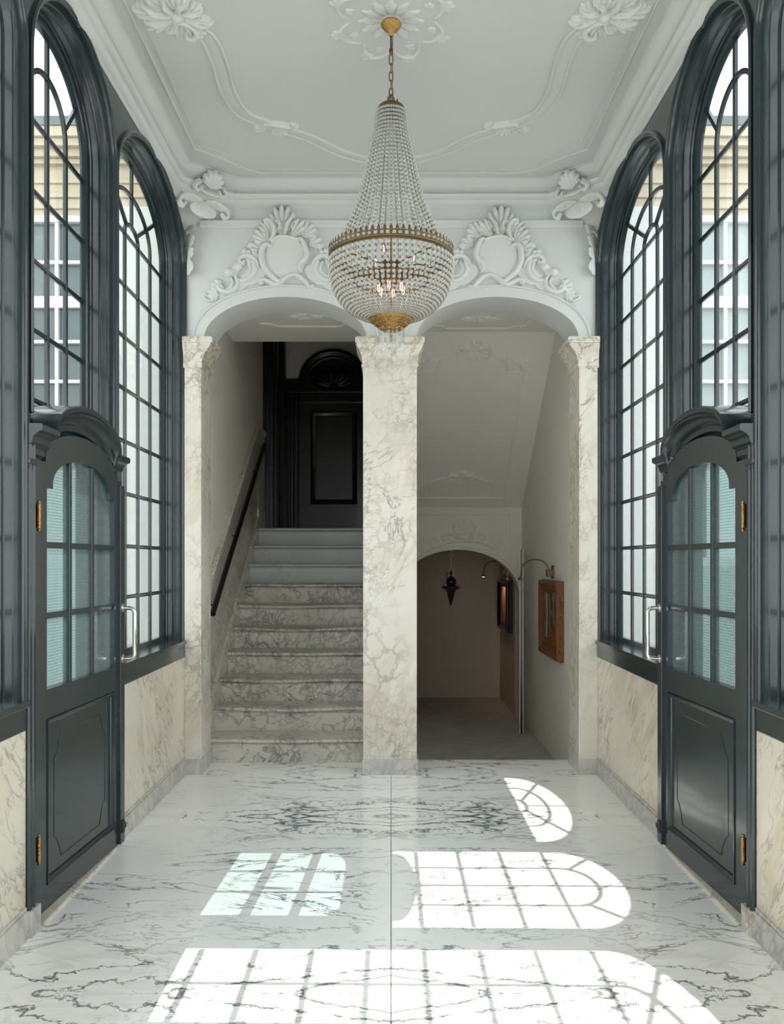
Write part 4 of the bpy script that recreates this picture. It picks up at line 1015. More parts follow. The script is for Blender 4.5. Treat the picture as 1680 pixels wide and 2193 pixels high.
def trees(p, xf):
    # dark tree trunks and crown brushed on the canvas, slightly raised paint
    for (yy, w, c) in ((7.42, 0.05, 'tree_green'), (7.56, 0.025, 'tree_ochre'), (7.65, 0.03, 'tree_brown')):
        MB().tube([(xf, yy+0.03, 0.80), (xf, yy, 1.0), (xf, yy+0.02, 1.17)], [w*0.5, w*0.35, w*0.5], 8).build('painted_trunk', c, p, smooth=True)
    mb = MB()
    for yy, zz, rr in ((7.42, 1.15, 0.07), (7.50, 1.10, 0.05), (7.36, 1.08, 0.045), (7.44, 0.83, 0.05)):
        mb.lathe([(0.001, 0.004), (rr, 0.003), (rr, 0), (0.001, 0)], 9, (0, 0, 0), 'x')
        k = len(mb.v)-36; mb.v[k:] = [(xf-a, b+yy, c+zz) for a, b, c in mb.v[k:]]
    mb.build('painted_crown', 'tree_green', p)
M['tree_green'] = mat('paint_dark_green', (0.035, 0.045, 0.022), 0.5)
M['tree_ochre'] = mat('paint_ochre', (0.32, 0.20, 0.08), 0.5)
M['tree_brown'] = mat('paint_umber', (0.08, 0.045, 0.02), 0.5)
painting('tree_painting', 'orange landscape painting of dark trees in a thick coppery frame', RXW, 6.97, 7.84, 0.645, 1.285, 0.095, 0.062, 'copper',
         [(0.28, 0.09, 0.02), (0.42, 0.13, 0.025), (0.09, 0.06, 0.03), (0.34, 0.24, 0.17), (0.36, 0.12, 0.08)], 3.0, trees)
WX2 = AC+AH-0.012
painting('dark_framed_painting', 'warm toned painting in a deep black frame beyond the small arch', WX2, 9.62, 10.42, 0.66, 1.235, 0.075, 0.075, 'black',
         [(0.30, 0.10, 0.04), (0.20, 0.08, 0.05), (0.40, 0.22, 0.10), (0.55, 0.28, 0.12)], 11.0, None)

def picture_light(label, xw, y, z, lit):
    p = thing('picture_light', label, 'picture light', (xw, y, z), group='swan-neck picture lights')
    MB().box(xw-0.012, xw+0.002, y-0.055, y+0.045, z-0.045, z+0.065).build('backplate', 'steel' if lit else 'bronze', p, bevel=0.003)
    MB().box(xw-0.060, xw-0.010, y-0.035, y+0.025, z-0.028, z+0.030).build('arm_block', 'brass', p, bevel=0.003)
    pts = [(xw-0.045, y, z+0.02)]+[(xw-0.045-0.11*(1-math.cos(t)), y+0.005*t, z+0.03+0.085*math.sin(t)) for t in np.linspace(0.1, PI*0.93, 16)]
    pts += [(xw-0.27, y+0.015, z-0.005), (xw-0.275, y+0.015, z-0.035)]
    MB().tube(smoothpath(pts, 3), 0.0065, 10).build('swan_neck', 'brass', p, smooth=True)
    h = MB().lathe([(0.001, -0.085), (0.010, -0.084), (0.0125, -0.078), (0.0125, 0.078), (0.010, 0.084), (0.001, 0.085)], 14, (0, 0, 0), 'y')
    h.v = [(a+xw-0.275, b+y+0.015, c+z-0.048) for a, b, c in h.v]
    h.build('lamp_head', 'brass', p, smooth=True)
    if lit:
        MB().box(xw-0.281, xw-0.267, y-0.055, y+0.085, z-0.0625, z-0.0605).build('lamp_lens', M['warm_lens'], p)
        ld = bpy.data.lights.new('picture_lamp', 'SPOT'); lo = bpy.data.objects.new('picture_lamp', ld); COL.objects.link(lo); lo.parent = p
        ld.energy = 5.0; ld.color = (1.0, 0.55, 0.33); ld.spot_size = math.radians(110); ld.spot_blend = 0.8; ld.shadow_soft_size = 0.05
        lo.location = (-0.262, 0.015, -0.075); lo.rotation_euler = Vector((0.75, 0.1, -1)).to_track_quat('-Z', 'Y').to_euler()
    return p
M['warm_lens'] = emit('lit_lens', (1.0, 0.6, 0.35), 6.0)
picture_light('brass swan-neck picture light over the orange tree painting', RXW, 7.42, 1.345, False)
picture_light('brass swan-neck picture light glowing over the black framed painting', WX2, 10.02, 1.33, True)

# carved bracket, blue bottle and conduit on the end wall
EW = 10.75; bxx = (966-838)*EW/1900
zb = 1.44-(1255-1203)*EW/1900
wbk = thing('wall_bracket', 'dark carved wooden wall bracket under the blue bottle', 'wall bracket', (bxx, EW, zb))
def half(mb): mb.v = [(x, min(y, EW+0.001), z) for x, y, z in mb.v]; return mb
half(MB().lathe([(0.001, zb), (0.098, zb), (0.112, zb-0.010), (0.112, zb-0.022), (0.100, zb-0.032), (0.001, zb-0.034)], 28, (bxx, EW, 0))).build('shelf', 'brown', wbk, smooth=True)
half(MB().lathe([(0.095, zb-0.032), (0.060, zb-0.052), (0.044, zb-0.080), (0.036, zb-0.105), (0.044, zb-0.110), (0.034, zb-0.120), (0.038, zb-0.132), (0.030, zb-0.150), (0.022, zb-0.175), (0.016, zb-0.205), (0.010, zb-0.225), (0.001, zb-0.240)], 24, (bxx, EW, 0), wob=0.05, wn=8)).build('corbel', 'brown', wbk, smooth=True)
bt = thing('blue_bottle', 'round cobalt blue glass bottle with stopper on the carved bracket', 'bottle', (bxx, EW-0.068, zb))
MB().lathe([(0.001, zb), (0.035, zb), (0.052, zb+0.012), (0.062, zb+0.040), (0.062, zb+0.062), (0.050, zb+0.090), (0.028, zb+0.108), (0.015, zb+0.120), (0.013, zb+0.150), (0.018, zb+0.162), (0.018, zb+0.168), (0.001, zb+0.168)], 28, (bxx, EW-0.068, 0)).build('body', 'blue', bt, smooth=True)
MB().sphere((bxx, EW-0.068, zb+0.182), 0.016, 14, 10).build('stopper', 'handle_glass', bt, smooth=True)
MB().tube(smoothpath([(bxx-0.014, EW-0.068, zb+0.150), (bxx-0.045, EW-0.068, zb+0.158), (bxx-0.056, EW-0.068, zb+0.135), (bxx-0.045, EW-0.068, zb+0.090)], 6), 0.005, 8).build('handle', 'handle_glass', bt, smooth=True)
cd = thing('conduit', 'white conduit and junction box running down the wall above the blue bottle', 'conduit', (bxx, EW, zb+0.2))
MB().box(bxx-0.040, bxx+0.040, EW-0.022, EW+0.001, zb+0.115, zb+0.200).build('junction_box', 'white_plastic', cd, bevel=0.003)
MB().box(bxx-0.010, bxx+0.010, EW-0.018, EW+0.001, zb+0.198, 1.70).build('pipe', 'white_plastic', cd, bevel=0.004)
half(MB().lathe([(0.001, zb+0.345), (0.034, zb+0.347), (0.046, zb+0.375), (0.050, zb+0.40), (0.001, zb+0.402)], 20, (bxx, EW, 0))).build('detector_cup', 'white_plastic', cd, smooth=True)

# ================================================================== PLASTER ORNAMENT
K = 0.003174/4.94
def C(x, y): return ((x-1130)*K, -(y-965)*K)          # drawing units to metres about the medallion centre
def cartouche(sg, label):
    cx = ARCH[0][0] if sg < 0 else ARCH[1][0]
    t = thing('cartouche', label, 'plaster ornament', (cx, BY, 3.495), group='rococo cartouches over the arches')
    U = (-sg, 0, 0)
    O = (cx, BY, 3.495)
    def mk(nm, r, res=0.0045): r.mesh(nm, O, U, (0, 0, 1), (0, -1, 0), res, 'ornament', t)
    mk('medallion', Relief().dome(C(1130, 950), 0.140, 0.150, 0.022, 0, True))
    f = Relief()
    f.ridge([C(*p) for p in ((985, 835), (940, 815), (895, 840), (878, 920), (888, 1010), (935, 1095), (1010, 1170), (1060, 1205), (1092, 1195), (1098, 1170))], [0.012, 0.022, 0.026, 0.024, 0.022, 0.014], [0.030, 0.048, 0.046, 0.042, 0.040, 0.034])
    f.ridge([C(*p) for p in ((1262, 772), (1280, 755), (1310, 775), (1345, 850), (1358, 930), (1325, 985), (1290, 1010), (1275, 1060), (1290, 1100))], [0.012, 0.018, 0.022, 0.022, 0.014], [0.032, 0.044, 0.044, 0.034])
    f.ridge([C(*p) for p in ((985, 775), (1060, 735), (1150, 735), (1265, 765))], 0.014, 0.036)
    f.ridge([C(*p) for p in ((890, 1222), (865, 1225), (862, 1200), (900, 1188), (960, 1210), (1020, 1240), (1075, 1228), (1125, 1180), (1195, 1140), (1265, 1150), (1330, 1200), (1380, 1260), (1420, 1250))], [0.010, 0.016, 0.020, 0.016, 0.022, 0.012], [0.032, 0.044, 0.042, 0.046, 0.030])
    mk('scroll_frame', f)
    s = Relief()
    s.shell(C(1105, 745), 92, 84, 0.222, 6, 0.085)
    s.shell(C(1180, 745), 48, 70, 0.155, 4, 0.070)
    s.shell(C(1010, 745), 132, 60, 0.145, 4, 0.070)
    s.ridge([C(*p) for p in ((960, 615), (925, 600), (935, 575), (985, 590), (1018, 650), (1005, 720), (970, 770))], [0.012, 0.018, 0.020, 0.010], [0.05, 0.075, 0.07, 0.045])
    s.ridge([C(*p) for p in ((1030, 595), (1070, 600), (1082, 640), (1060, 668))], [0.006, 0.014, 0.006], [0.075, 0.095, 0.07])
    s.ridge([C(*p) for p in ((1200, 560), (1160, 620), (1130, 700))], [0.010, 0.014, 0.010], [0.08, 0.09, 0.05])
    mk('crest_shell', s)
    l = Relief()
    l.shell(C(960, 800), 138, 96, 0.135, 5, 0.060).shell(C(900, 880), 152, 100, 0.105, 4, 0.055)
    l.shell(C(840, 1010), 140, 110, 0.100, 4, 0.045)
    mk('leaf_spray', l); l = Relief()
    l.shell(C(1300, 740), 46, 100, 0.125, 5, 0.060).shell(C(1375, 830), 30, 100, 0.100, 4, 0.052)
    mk('leaf_spray', l)
    w = Relief()
    w.ridge([C(*p) for p in ((850, 1060), (820, 985), (760, 942), (700, 938), (658, 962), (650, 1000), (682, 1012), (700, 992))], [0.012, 0.020, 0.022, 0.016, 0.010], [0.030, 0.046, 0.050, 0.045])
    w.ridge([C(*p) for p in ((790, 1000), (808, 1075), (775, 1150), (700, 1195), (640, 1190))], [0.018, 0.024, 0.014], [0.036, 0.042, 0.028])
    w.ridge([C(*p) for p in ((740, 1000), (765, 1070), (730, 1130), (670, 1150))], [0.012, 0.018, 0.010], [0.028, 0.034, 0.024])
    for x, y, r_ in ((628, 1050, 0.032), (532, 1108, 0.032), (700, 893, 0.026), (745, 900, 0.020), (765, 830, 0.028)): w.dome(C(x, y), r_, r_*1.05, 0.042)
    w.ridge([C(*p) for p in ((600, 1150), (628, 1215), (600, 1285), (530, 1320), (465, 1308), (432, 1275), (448, 1250), (470, 1268))], [0.012, 0.022, 0.020, 0.012], [0.030, 0.044, 0.042, 0.036])
    w.ridge([C(*p) for p in ((560, 1170), (575, 1225), (540, 1275), (490, 1285))], [0.010, 0.016, 0.008], [0.026, 0.032, 0.02])
    w.shell(C(470, 1270), 160, 110, 0.092, 4, 0.034).shell(C(430, 1330), 195, 110, 0.085, 4, 0.030).shell(C(640, 1130), 150, 80, 0.09, 3, 0.03)
    w.ridge([C(*p) for p in ((330, 1410), (285, 1395), (262, 1360), (285, 1345), (300, 1365))], [0.010, 0.014, 0.008], [0.022, 0.03, 0.024])
    w.dome(C(800, 1130), 0.095, 0.060, 0.014, 35, True).dome(C(640, 1240), 0.080, 0.045, 0.012, 35, True)
    mk('wing_scroll', w); mk('wing_scroll', w.mirror(0.0))
    return t
cartouche(-1, 'white rococo plaster cartouche with shell crest above the staircase arch')
cartouche(1, 'white rococo plaster cartouche with shell crest above the passage arch')

# corner shells and drops on the clipped cornice corners
for sg, side in ((-1, 'staircase'), (1, 'passage')):
    t = thing('corner_ornament', 'plaster shell and foliage in the cornice corner above the %s-side pilaster' % side, 'plaster ornament', (sg*1.25, 5.88, 3.8), group='cornice corner ornaments')
    a, b = Vector((sg*WX, 5.72, 0)), Vector((sg*1.08, BY, 0)); mid = (a+b)/2
    Uv = (b-a).normalized(); Nv = Vector((-sg*0.69, -0.72, 0)).normalized(); Nv = (Nv-Uv*Nv.dot(Uv)).normalized()
    r = Relief(); r.shell((0, 0), 90, 130, 0.125, 6, 0.045).ridge([(-0.09, -0.01), (-0.03, -0.022), (0.03, -0.022), (0.09, -0.01)], [0.008, 0.016, 0.008], 0.05)
    r.ridge([(-0.09, 0.03), (-0.115, 0.0), (-0.09, -0.025), (-0.07, 0.0)], 0.013, 0.035).ridge([(0.09, 0.03), (0.115, 0.0), (0.09, -0.025), (0.07, 0.0)], 0.013, 0.035)
    nn = (Nv*0.8+Vector((0, 0, -0.6))).normalized(); vv = (Vector((0, 0, 1))*0.8+Nv*0.6).normalized()
    r.mesh('shell', mid+Nv*0.075+Vector((0, 0, 3.885)), Uv, vv, nn, 0.004, 'ornament', t)
    r = Relief()
    for s_ in (-1, 1):
        r.ridge([(s_*0.02, 0.0), (s_*0.09, 0.015), (s_*0.16, -0.01), (s_*0.185, -0.05), (s_*0.16, -0.075), (s_*0.14, -0.05)], [0.010, 0.018, 0.010], [0.02, 0.032, 0.02])
        r.shell((s_*0.10, -0.02), 90-s_*60, 100, 0.075, 4, 0.028)
    r.dome((0, -0.06), 0.10, 0.05, 0.010)
    r.shell((0, 0.0), -90, 110, 0.10, 5, 0.022)
    r.mesh('foliage', mid+Vector((0, 0, 3.83)), Uv, (0, 0, 1), Nv, 0.004, 'ornament', t)
    # coved corner block and hanging drop where the side wall meets the arched wall
    Rg = []
    for k in range(9):
        q = k/8; z = 3.80-0.11*q; w_ = 1-q**0.6
        Rg.append([(sg*(WX+0.01), BY+0.01, z), (sg*(WX-0.02-0.30*w_), BY+0.01, z), (sg*(WX-0.01-0.16*w_), BY-0.01-0.12*w_, z), (sg*(WX+0.01), BY-0.02-0.30*w_, z)])
    MB().rings(Rg, closed_prof=True).build('cove', 'plaster', t, smooth=True)
    r = Relief(); r.shell((0, 0.16), -90, 120, 0.10, 5, 0.035).shell((0, 0.08), -90, 100, 0.10, 4, 0.03).shell((0.0, 0.0), -90, 80, 0.12, 3, 0.022)
    r.ridge([(-0.05, 0.15), (-0.065, 0.18), (-0.03, 0.195), (0.03, 0.195), (0.06, 0.17)], [0.010, 0.016, 0.010], [0.03, 0.045, 0.03])
    r.mesh('drop', (sg*(WX-0.035), BY-0.03, 3.50), Vector((0.72, sg*0.69, 0)).normalized(), (0, 0, 1), Vector((-sg*0.69, -0.72, 0)).normalized(), 0.004, 'ornament', t)

# ceiling frame, leaf clusters, rosette
RY = 4.20
half_ = [(-1.0, 4.16), (-0.951, 4.233), (-0.893, 4.339), (-0.880, 4.559), (-0.888, 4.83), (-0.845, 5.06), (-0.732, 5.169), (-0.607, 5.264), (-0.477, 5.363), (-0.338, 5.52), (-0.163, 5.635), (0, 5.662)]
full = half_+[(-x, y) for x, y in half_[-2::-1]]
t = thing('ceiling_frame', 'curving double plaster moulding framing the chandelier ceiling', 'plaster ornament', (0, 4.9, CZ))
path = [(p.x, p.y) for p in smoothpath([(*p, 0) for p in full], 8)]
cf = [(0.046, -0.002), (0.046, 0.006), (0.040, 0.014), (0.032, 0.012), (0.028, 0.006), (0.018, 0.010), (-0.018, 0.010), (-0.028, 0.006), (-0.032, 0.012), (-0.040, 0.016), (-0.047, 0.007), (-0.047, -0.002)]
MB().rings(sweep(path, cf, lambda p, d: (p.x, p.y, CZ-d))).build('moulding', 'plaster', t, smooth=True)
path2 = [(x, 2*4.1-y) for x, y in path]
MB().rings(sweep(path2, cf, lambda p, d: (p.x, p.y, CZ-d))).build('moulding', 'plaster', t, smooth=True)
for sg, side in ((-1, 'staircase'), (1, 'passage')):
    # big leaf cluster; U across, V into the hall depth, N down
    q = thing('acanthus_cluster', 'large plaster acanthus cluster on the ceiling at the %s-side end of the curved moulding' % side, 'plaster ornament', (sg*1.0, 4.17, CZ), group='ceiling leaf clusters')
    r = Relief()
    for k, (an, R_) in enumerate(((20, 0.15), (62, 0.17), (105, 0.15), (150, 0.18), (195, 0.19), (240, 0.17), (285, 0.14), (328, 0.13))):
        aa = math.radians(an); r.shell((0.02*math.cos(aa), 0.02*math.sin(aa)), an, 58, R_, 4, 0.036)
        r.ridge([(0.04*math.cos(aa), 0.04*math.sin(aa)), (0.6*R_*math.cos(aa+0.1), 0.6*R_*math.sin(aa+0.1)), (0.92*R_*math.cos(aa+0.35), 0.92*R_*math.sin(aa+0.35))], [0.012, 0.013, 0.006], [0.03, 0.042, 0.03])
    r.dome((0, 0), 0.035, 0.035, 0.040)
    r.mesh('leaves', (sg*1.0, 4.15, CZ), (-sg, 0, 0), (0, 1, 0), (0, 0, -1), 0.005, 'ornament', q)
    r = Relief(); r.ridge([(-0.02, -0.03), (0.04, -0.015), (0.07, 0.04), (0.05, 0.09), (0.015, 0.085), (0.02, 0.055)], [0.012, 0.020, 0.012], [0.035, 0.05, 0.04])
    r.mesh('curl', (sg*1.0, 4.20, CZ), (-sg, 0, 0), (0, 1, 0), (0, 0, -1), 0.005, 'ornament', q)
    q = thing('leaf_clasp', 'small plaster shell clasp across the curved ceiling moulding, %s side' % side, 'plaster ornament', (sg*0.69, 5.2, CZ), group='ceiling leaf clasps')
    r = Relief()
    r.shell((0.0, -0.005), 75, 100, 0.105, 5, 0.030).shell((0.05, -0.02), 10, 80, 0.09, 4, 0.026).shell((-0.05, 0.03), 190, 80, 0.09, 4, 0.026).shell((0, 0), 250, 90, 0.07, 3, 0.026)
    r.ridge([(-0.06, -0.045), (0.0, -0.055), (0.07, -0.03), (0.09, 0.0)], [0.008, 0.013, 0.007], [0.025, 0.034, 0.025])
    r.mesh('leaves', (sg*0.68, 5.215, CZ), (-sg, 0, 0), (0, 1, 0), (0, 0, -1), 0.005, 'ornament', q)
q = thing('ceiling_rosette', 'sprawling plaster rosette on the ceiling above the chandelier', 'plaster ornament', (0, RY, CZ))
r = Relief()
for k in range(12):
    aa = 2*PI*k/12; r.shell((0.03*math.cos(aa), 0.03*math.sin(aa)), 30*k, 34, 0.13, 2, 0.010)
r.dome((0, 0), 0.05, 0.05, 0.022)
r.mesh('centre', (0, RY, CZ), (1, 0, 0), (0, 1, 0), (0, 0, -1), 0.005, 'ornament', q)
r = Relief()
for k in range(8):
    aa = 2*PI*(k+0.5)/8; c_, s_ = math.cos(aa), math.sin(aa); sx, sy = 0.29, 0.36
    pc = (sx*0.82*c_, sy*0.82*s_)
    r.shell(pc, math.degrees(aa)+25, 110, 0.075, 4, 0.013).shell((sx*0.62*c_, sy*0.62*s_), math.degrees(aa)-50, 90, 0.055, 3, 0.010)
    tt = [aa-0.36, aa-0.18, aa, aa+0.2, aa+0.32]
    r.ridge([(sx*w_*math.cos(u), sy*w_*math.sin(u)) for u, w_ in zip(tt, (0.72, 0.86, 0.90, 0.82, 0.70))], [0.005, 0.009, 0.005], [0.007, 0.013, 0.007])
r.mesh('scroll_wreath', (0, RY, CZ), (1, 0, 0), (0, 1, 0), (0, 0, -1), 0.005, 'ornament', q)

# ornaments in the stair hall
for x, y, lab, w in ((-0.66, 6.86, 'small plaster flower rosette on the soffit over the lower stairs', 1.0), (0.70, 6.92, 'small plaster foliage rosette on the flat soffit before the sloping ceiling', 1.2)):
    q = thing('soffit_rosette', lab, 'plaster ornament', (x, y, 3.34), group='soffit rosettes')
    r = Relief()
    for k in range(8): r.shell((0, 0), 45*k, 50, 0.085 if k % 4 else 0.13*w, 3, 0.022)
    r.dome((0, 0), 0.03, 0.03, 0.03)
    r.mesh('leaves', (x, y, 3.34), (1, 0, 0), (0, 1, 0), (0, 0, -1), 0.005, 'plaster_light', q)
    mb = MB()
    pp = [(x-0.40, y-0.20), (x+0.40, y-0.20), (x+0.40, y+0.20), (x+0.30, y+0.22), (x+0.26, y+0.30), (x-0.26, y+0.30), (x-0.30, y+0.22), (x-0.40, y+0.20)]
    mb.rings(sweep(pp, [(0, -0.002), (0, 0.008), (0.012, 0.012), (0.02, 0.006), (0.02, -0.002)], lambda p, d: (p.x, p.y, 3.34-d), closed=True), closed=True).build('panel_line', 'plaster_light', q)
# sloping soffit: V runs up the slope
q = thing('slope_panel', 'moulded plaster panel with shells on the sloping passage soffit', 'plaster ornament', (0.72, 8.3, 2.66))
s0, s1 = Vector((0.70, 9.24, 2.0)), Vector((0.70, 7.34, 3.34))
Vv = (s1-s0).normalized(); Nn = Vector((0, Vv.z, -Vv.y)); Nn = -Nn if Nn.z > 0 else Nn; Ls = (s1-s0).length
fs_ = lambda p, d: tuple(s0+Vector((1, 0, 0))*p.x+Vv*p.y+Nn*d)
ww = 0.46
pth = [(-ww, 0.16), (ww, 0.16), (ww, Ls-0.42), (ww-0.14, Ls-0.42)]+[((ww-0.14)*math.cos(t_), Ls-0.42+0.22*math.sin(t_)) for t_ in np.linspace(0.12, PI-0.12, 16)]+[(-ww+0.14, Ls-0.42), (-ww, Ls-0.42)]
MB().rings(sweep(pth, [(0, -0.002), (0.001, 0.010), (0.008, 0.014), (0.016, 0.008), (0.018, -0.002)], fs_, closed=True), closed=True).build('panel_line', 'plaster_light', q)
pth = [(ww*0.92*math.cos(t_), 0.20+0.30*math.sin(t_)) for t_ in np.linspace(0.0, PI, 24)]
MB().rings(sweep(pth, [(0.014, -0.002), (0.014, 0.010), (0.0, 0.014), (-0.02, 0.010), (-0.022, -0.002)], fs_)).build('panel_arc', 'plaster_light', q)
r = Relief(); r.shell((0, 0), 90, 130, 0.13, 6, 0.03).shell((-0.05, -0.02), 200, 100, 0.10, 4, 0.025).shell((0.05, -0.02), -20, 100, 0.10, 4, 0.025).shell((0, -0.02), -90, 90, 0.09, 4, 0.025)
r.ridge([(-0.05, 0.05), (-0.10, 0.07), (-0.13, 0.03), (-0.10, 0.0)], 0.014, 0.035).ridge([(0.05, 0.05), (0.10, 0.07), (0.13, 0.03), (0.10, 0.0)], 0.014, 0.035)
r.mesh('shell', tuple(s0+Vv*(Ls-0.21)), (1, 0, 0), Vv, Nn, 0.005, 'plaster_light', q)
r.mesh('shell', tuple(s0+Vv*0.47), (1, 0, 0), Vv, Nn, 0.005, 'plaster_light', q)
for s_ in (-1, 1):
    r = Relief(); r.shell((0, 0), 90-s_*30, 120, 0.09, 4, 0.025).shell((0, -0.03), -90+s_*20, 100, 0.08, 3, 0.02).ridge([(-s_*0.14, 0.10), (-s_*0.08, 0.09), (-s_*0.03, 0.04), (0, -0.02)], [0.01, 0.016, 0.01], 0.028)
    r.mesh('corner_leaf', tuple(s0+Vv*(Ls-0.38)+Vector((s_*0.43, 0, 0))), (1, 0, 0), Vv, Nn, 0.005, 'plaster_light', q)
    r = Relief(); r.shell((0, 0), 90+s_*50, 130, 0.08, 4, 0.02).shell((0, 0), 90-s_*60, 100, 0.06, 3, 0.02)
    r.mesh('corner_leaf', tuple(s0+Vv*0.20+Vector((s_*0.40, 0, 0))), (1, 0, 0), Vv, Nn, 0.005, 'plaster_light', q)
# shell over the small arch
q = thing('arch_shell', 'plaster scallop with scrolls above the small passage arch', 'plaster ornament', (0.74, 9.23, 1.6))
r = Relief(); r.shell((0.02, 0.03), 90, 150, 0.185, 8, 0.035)
r.mesh('scallop', (0.74, 9.23, 1.685), (1, 0, 0), (0, 0, 1), (0, -1, 0), 0.005, 'plaster_warm', q)
r = Relief()
r.ridge([(-0.19, 0.04), (-0.12, 0.07), (-0.05, 0.03), (0.02, 0.0)], [0.010, 0.022, 0.012], [0.02, 0.04, 0.02]).ridge([(0.02, -0.005), (0.07, 0.0), (0.10, 0.04), (0.09, 0.075)], [0.010, 0.020, 0.010], [0.02, 0.04, 0.02])
r.shell((-0.14, 0.01), 150, 110, 0.09, 4, 0.022).shell((-0.24, -0.04), 170, 100, 0.10, 4, 0.018).shell((0.17, 0.0), 40, 110, 0.08, 4, 0.022).shell((0.28, -0.04), 0, 110, 0.11, 4, 0.018)
r.ridge([(-0.36, -0.11), (-0.25, -0.06), (-0.10, -0.02), (0.05, -0.015), (0.2, -0.03), (0.34, -0.09)], [0.006, 0.014, 0.006], 0.016)
r.mesh('scrolls', (0.74, 9.23, 1.665), (1, 0, 0), (0, 0, 1), (0, -1, 0), 0.005, 'plaster_warm', q)

# ================================================================== CHANDELIER
CY_ = 4.18
ch = thing('chandelier', 'large basket chandelier of crystal bead strands with brass crown band', 'chandelier', (0, CY_, CZ))
def cz(v): return 1.44+(1203-v)*CY_/1900
def lat(prof, nm, m, n=28, parent=ch, **k): return MB().lathe(prof, n, (0, CY_, 0), **k).build(nm, m, parent, smooth=True)
MB().tube([(0, CY_, CZ+0.002), (0, CY_, CZ-0.03), (0.012, CY_, CZ-0.045), (0, CY_, CZ-0.055)], 0.004, 8).build('ceiling_hook', 'bronze', ch, smooth=True)
zc = cz(55)
cnp = lat([(0.001, zc+0.012), (0.046, zc+0.012), (0.049, zc+0.006), (0.046, zc-0.002), (0.036, zc-0.016), (0.022, zc-0.026), (0.016, zc-0.032), (0.013, zc-0.044), (0.008, zc-0.050), (0.001, zc-0.052)], 'canopy', 'gold', 40, wob=0.015, wn=20)
lat([(0.0045, cz(78)), (0.0045, cz(103)), (0.009, cz(106)), (0.010, cz(110)), (0.007, cz(115)), (0.004, cz(118))], 'stem', 'brass', 14)
# chain links: long ovals, turned by a quarter each
zl = cz(118); LL = 0.046
for k in range(5):
    cen = zl-LL*0.5-k*(LL-0.007)
    pts = []
    for j in range(16):
        a = 2*PI*j/16; ex = 0.0085*math.cos(a); ez = (LL/2-0.009)*(1 if math.sin(a) > 0 else -1)*(1 if abs(math.sin(a)) > 0.01 else 0)+0.009*math.sin(a)
        pts.append((ex if k % 2 == 0 else 0, CY_+(ex if k % 2 else 0), cen+ez))
    MB().tube(pts, 0.0026, 8, closed=True).build('chain_link', 'bronze', ch, smooth=True)
zt_ = zl-5*(LL-0.007)
MB().tube([(0.013, CY_+0.004, cz(45)), (0.008, CY_+0.004, cz(90)), (0.006, CY_+0.003, zt_), (0.0, CY_, zt_-0.04)], 0.0018, 6).build('flex', 'bronze', ch, smooth=True)
# scrolled top mount with three arms
ztop_ = cz(222)
for k in range(3):
    a = 2*PI*k/3
    pp = [(0.003, zt_+0.008), (0.010, zt_-0.006), (0.014, zt_-0.012), (0.010, zt_-0.020), (0.009, zt_-0.030), (0.022, zt_-0.048), (0.030, ztop_+0.020), (0.027, ztop_+0.006), (0.018, ztop_+0.003), (0.014, ztop_+0.010)]
    MB().tube([(r_*math.cos(a), CY_+r_*math.sin(a), z) for r_, z in [tuple(p)[:2] for p in smoothpath([(*p, 0) for p in pp], 3)]], 0.004, 8).build('scroll_arm', 'bronze', ch, smooth=True)
lat([(0.001, ztop_+0.014), (0.010, ztop_+0.010), (0.020, ztop_+0.004), (0.040, ztop_-0.002), (0.058, ztop_-0.014), (0.066, ztop_-0.028), (0.067, ztop_-0.036), (0.063, ztop_-0.036), (0.001, ztop_-0.014)], 'top_cap', 'bronze', 32)
for k in range(3): lat([(0.052-0.004*k, ztop_-0.050-0.022*k), (0.056-0.004*k, ztop_-0.050-0.022*k), (0.056-0.004*k, ztop_-0.056-0.022*k), (0.052-0.004*k, ztop_-0.056-0.022*k), (0.052-0.004*k, ztop_-0.050-0.022*k)], 'inner_ring', 'bronze', 28)
ZB = 2.885; RB = 0.292
lat([(0.0045, ztop_-0.01), (0.0045, 2.52)], 'centre_rod', 'bronze', 10)
# crown band with pierced beads and leaf finials
bnd_mb = MB().lathe([(RB-0.004, ZB-0.024), (RB, ZB-0.024), (RB+0.003, ZB-0.020), (RB+0.001, ZB-0.014), (RB+0.003, ZB-0.008), (RB+0.001, ZB-0.005), (RB-0.004, ZB-0.005), (RB-0.004, ZB-0.024)], 66, (0, CY_, 0))
bnd_mb.lathe([(RB-0.003, ZB+0.012), (RB+0.001, ZB+0.012), (RB+0.001, ZB+0.016), (RB-0.003, ZB+0.016), (RB-0.003, ZB+0.012)], 66, (0, CY_, 0))
for k in range(66):
    a0_ = 2*PI*k/66; cc, ss = math.cos(a0_), math.sin(a0_); q_ = []
    for z_ in (ZB-0.006, ZB+0.013):
        q_.append([(RB*ss*f_+cc*w_, CY_-RB*cc*f_+ss*w_, z_) for f_, w_ in ((1.003, -0.005), (1.003, 0.005), (0.99, 0.005), (0.99, -0.005))])
    bnd_mb.hexa(*q_)
bnd = bnd_mb.build('crown_band', 'brass', ch, smooth=True)
NB = 66
mb = MB(); mb.add([(-0.0075, 0, 0), (0, -0.003, 0.006), (0.0075, 0, 0), (0, 0.003, 0.006), (-0.008, 0, 0.010), (0.008, 0, 0.010), (0, 0, 0.026), (0, -0.003, 0.012), (0, 0.003, 0.012)],
                  [(0, 1, 7, 4), (1, 2, 5, 7), (2, 3, 8, 5), (3, 0, 4, 8), (4, 7, 6), (7, 5, 6), (5, 8, 6), (8, 4, 6)])
fin0 = mb.build('finial', 'brass', bnd, local=True)
bd0 = MB().sphere((0, 0, 0), 0.0075, 10, 6).build('band_bead', 'crystal_clear', bnd, local=True, smooth='all')
Ob = Vector((0, CY_, CZ))
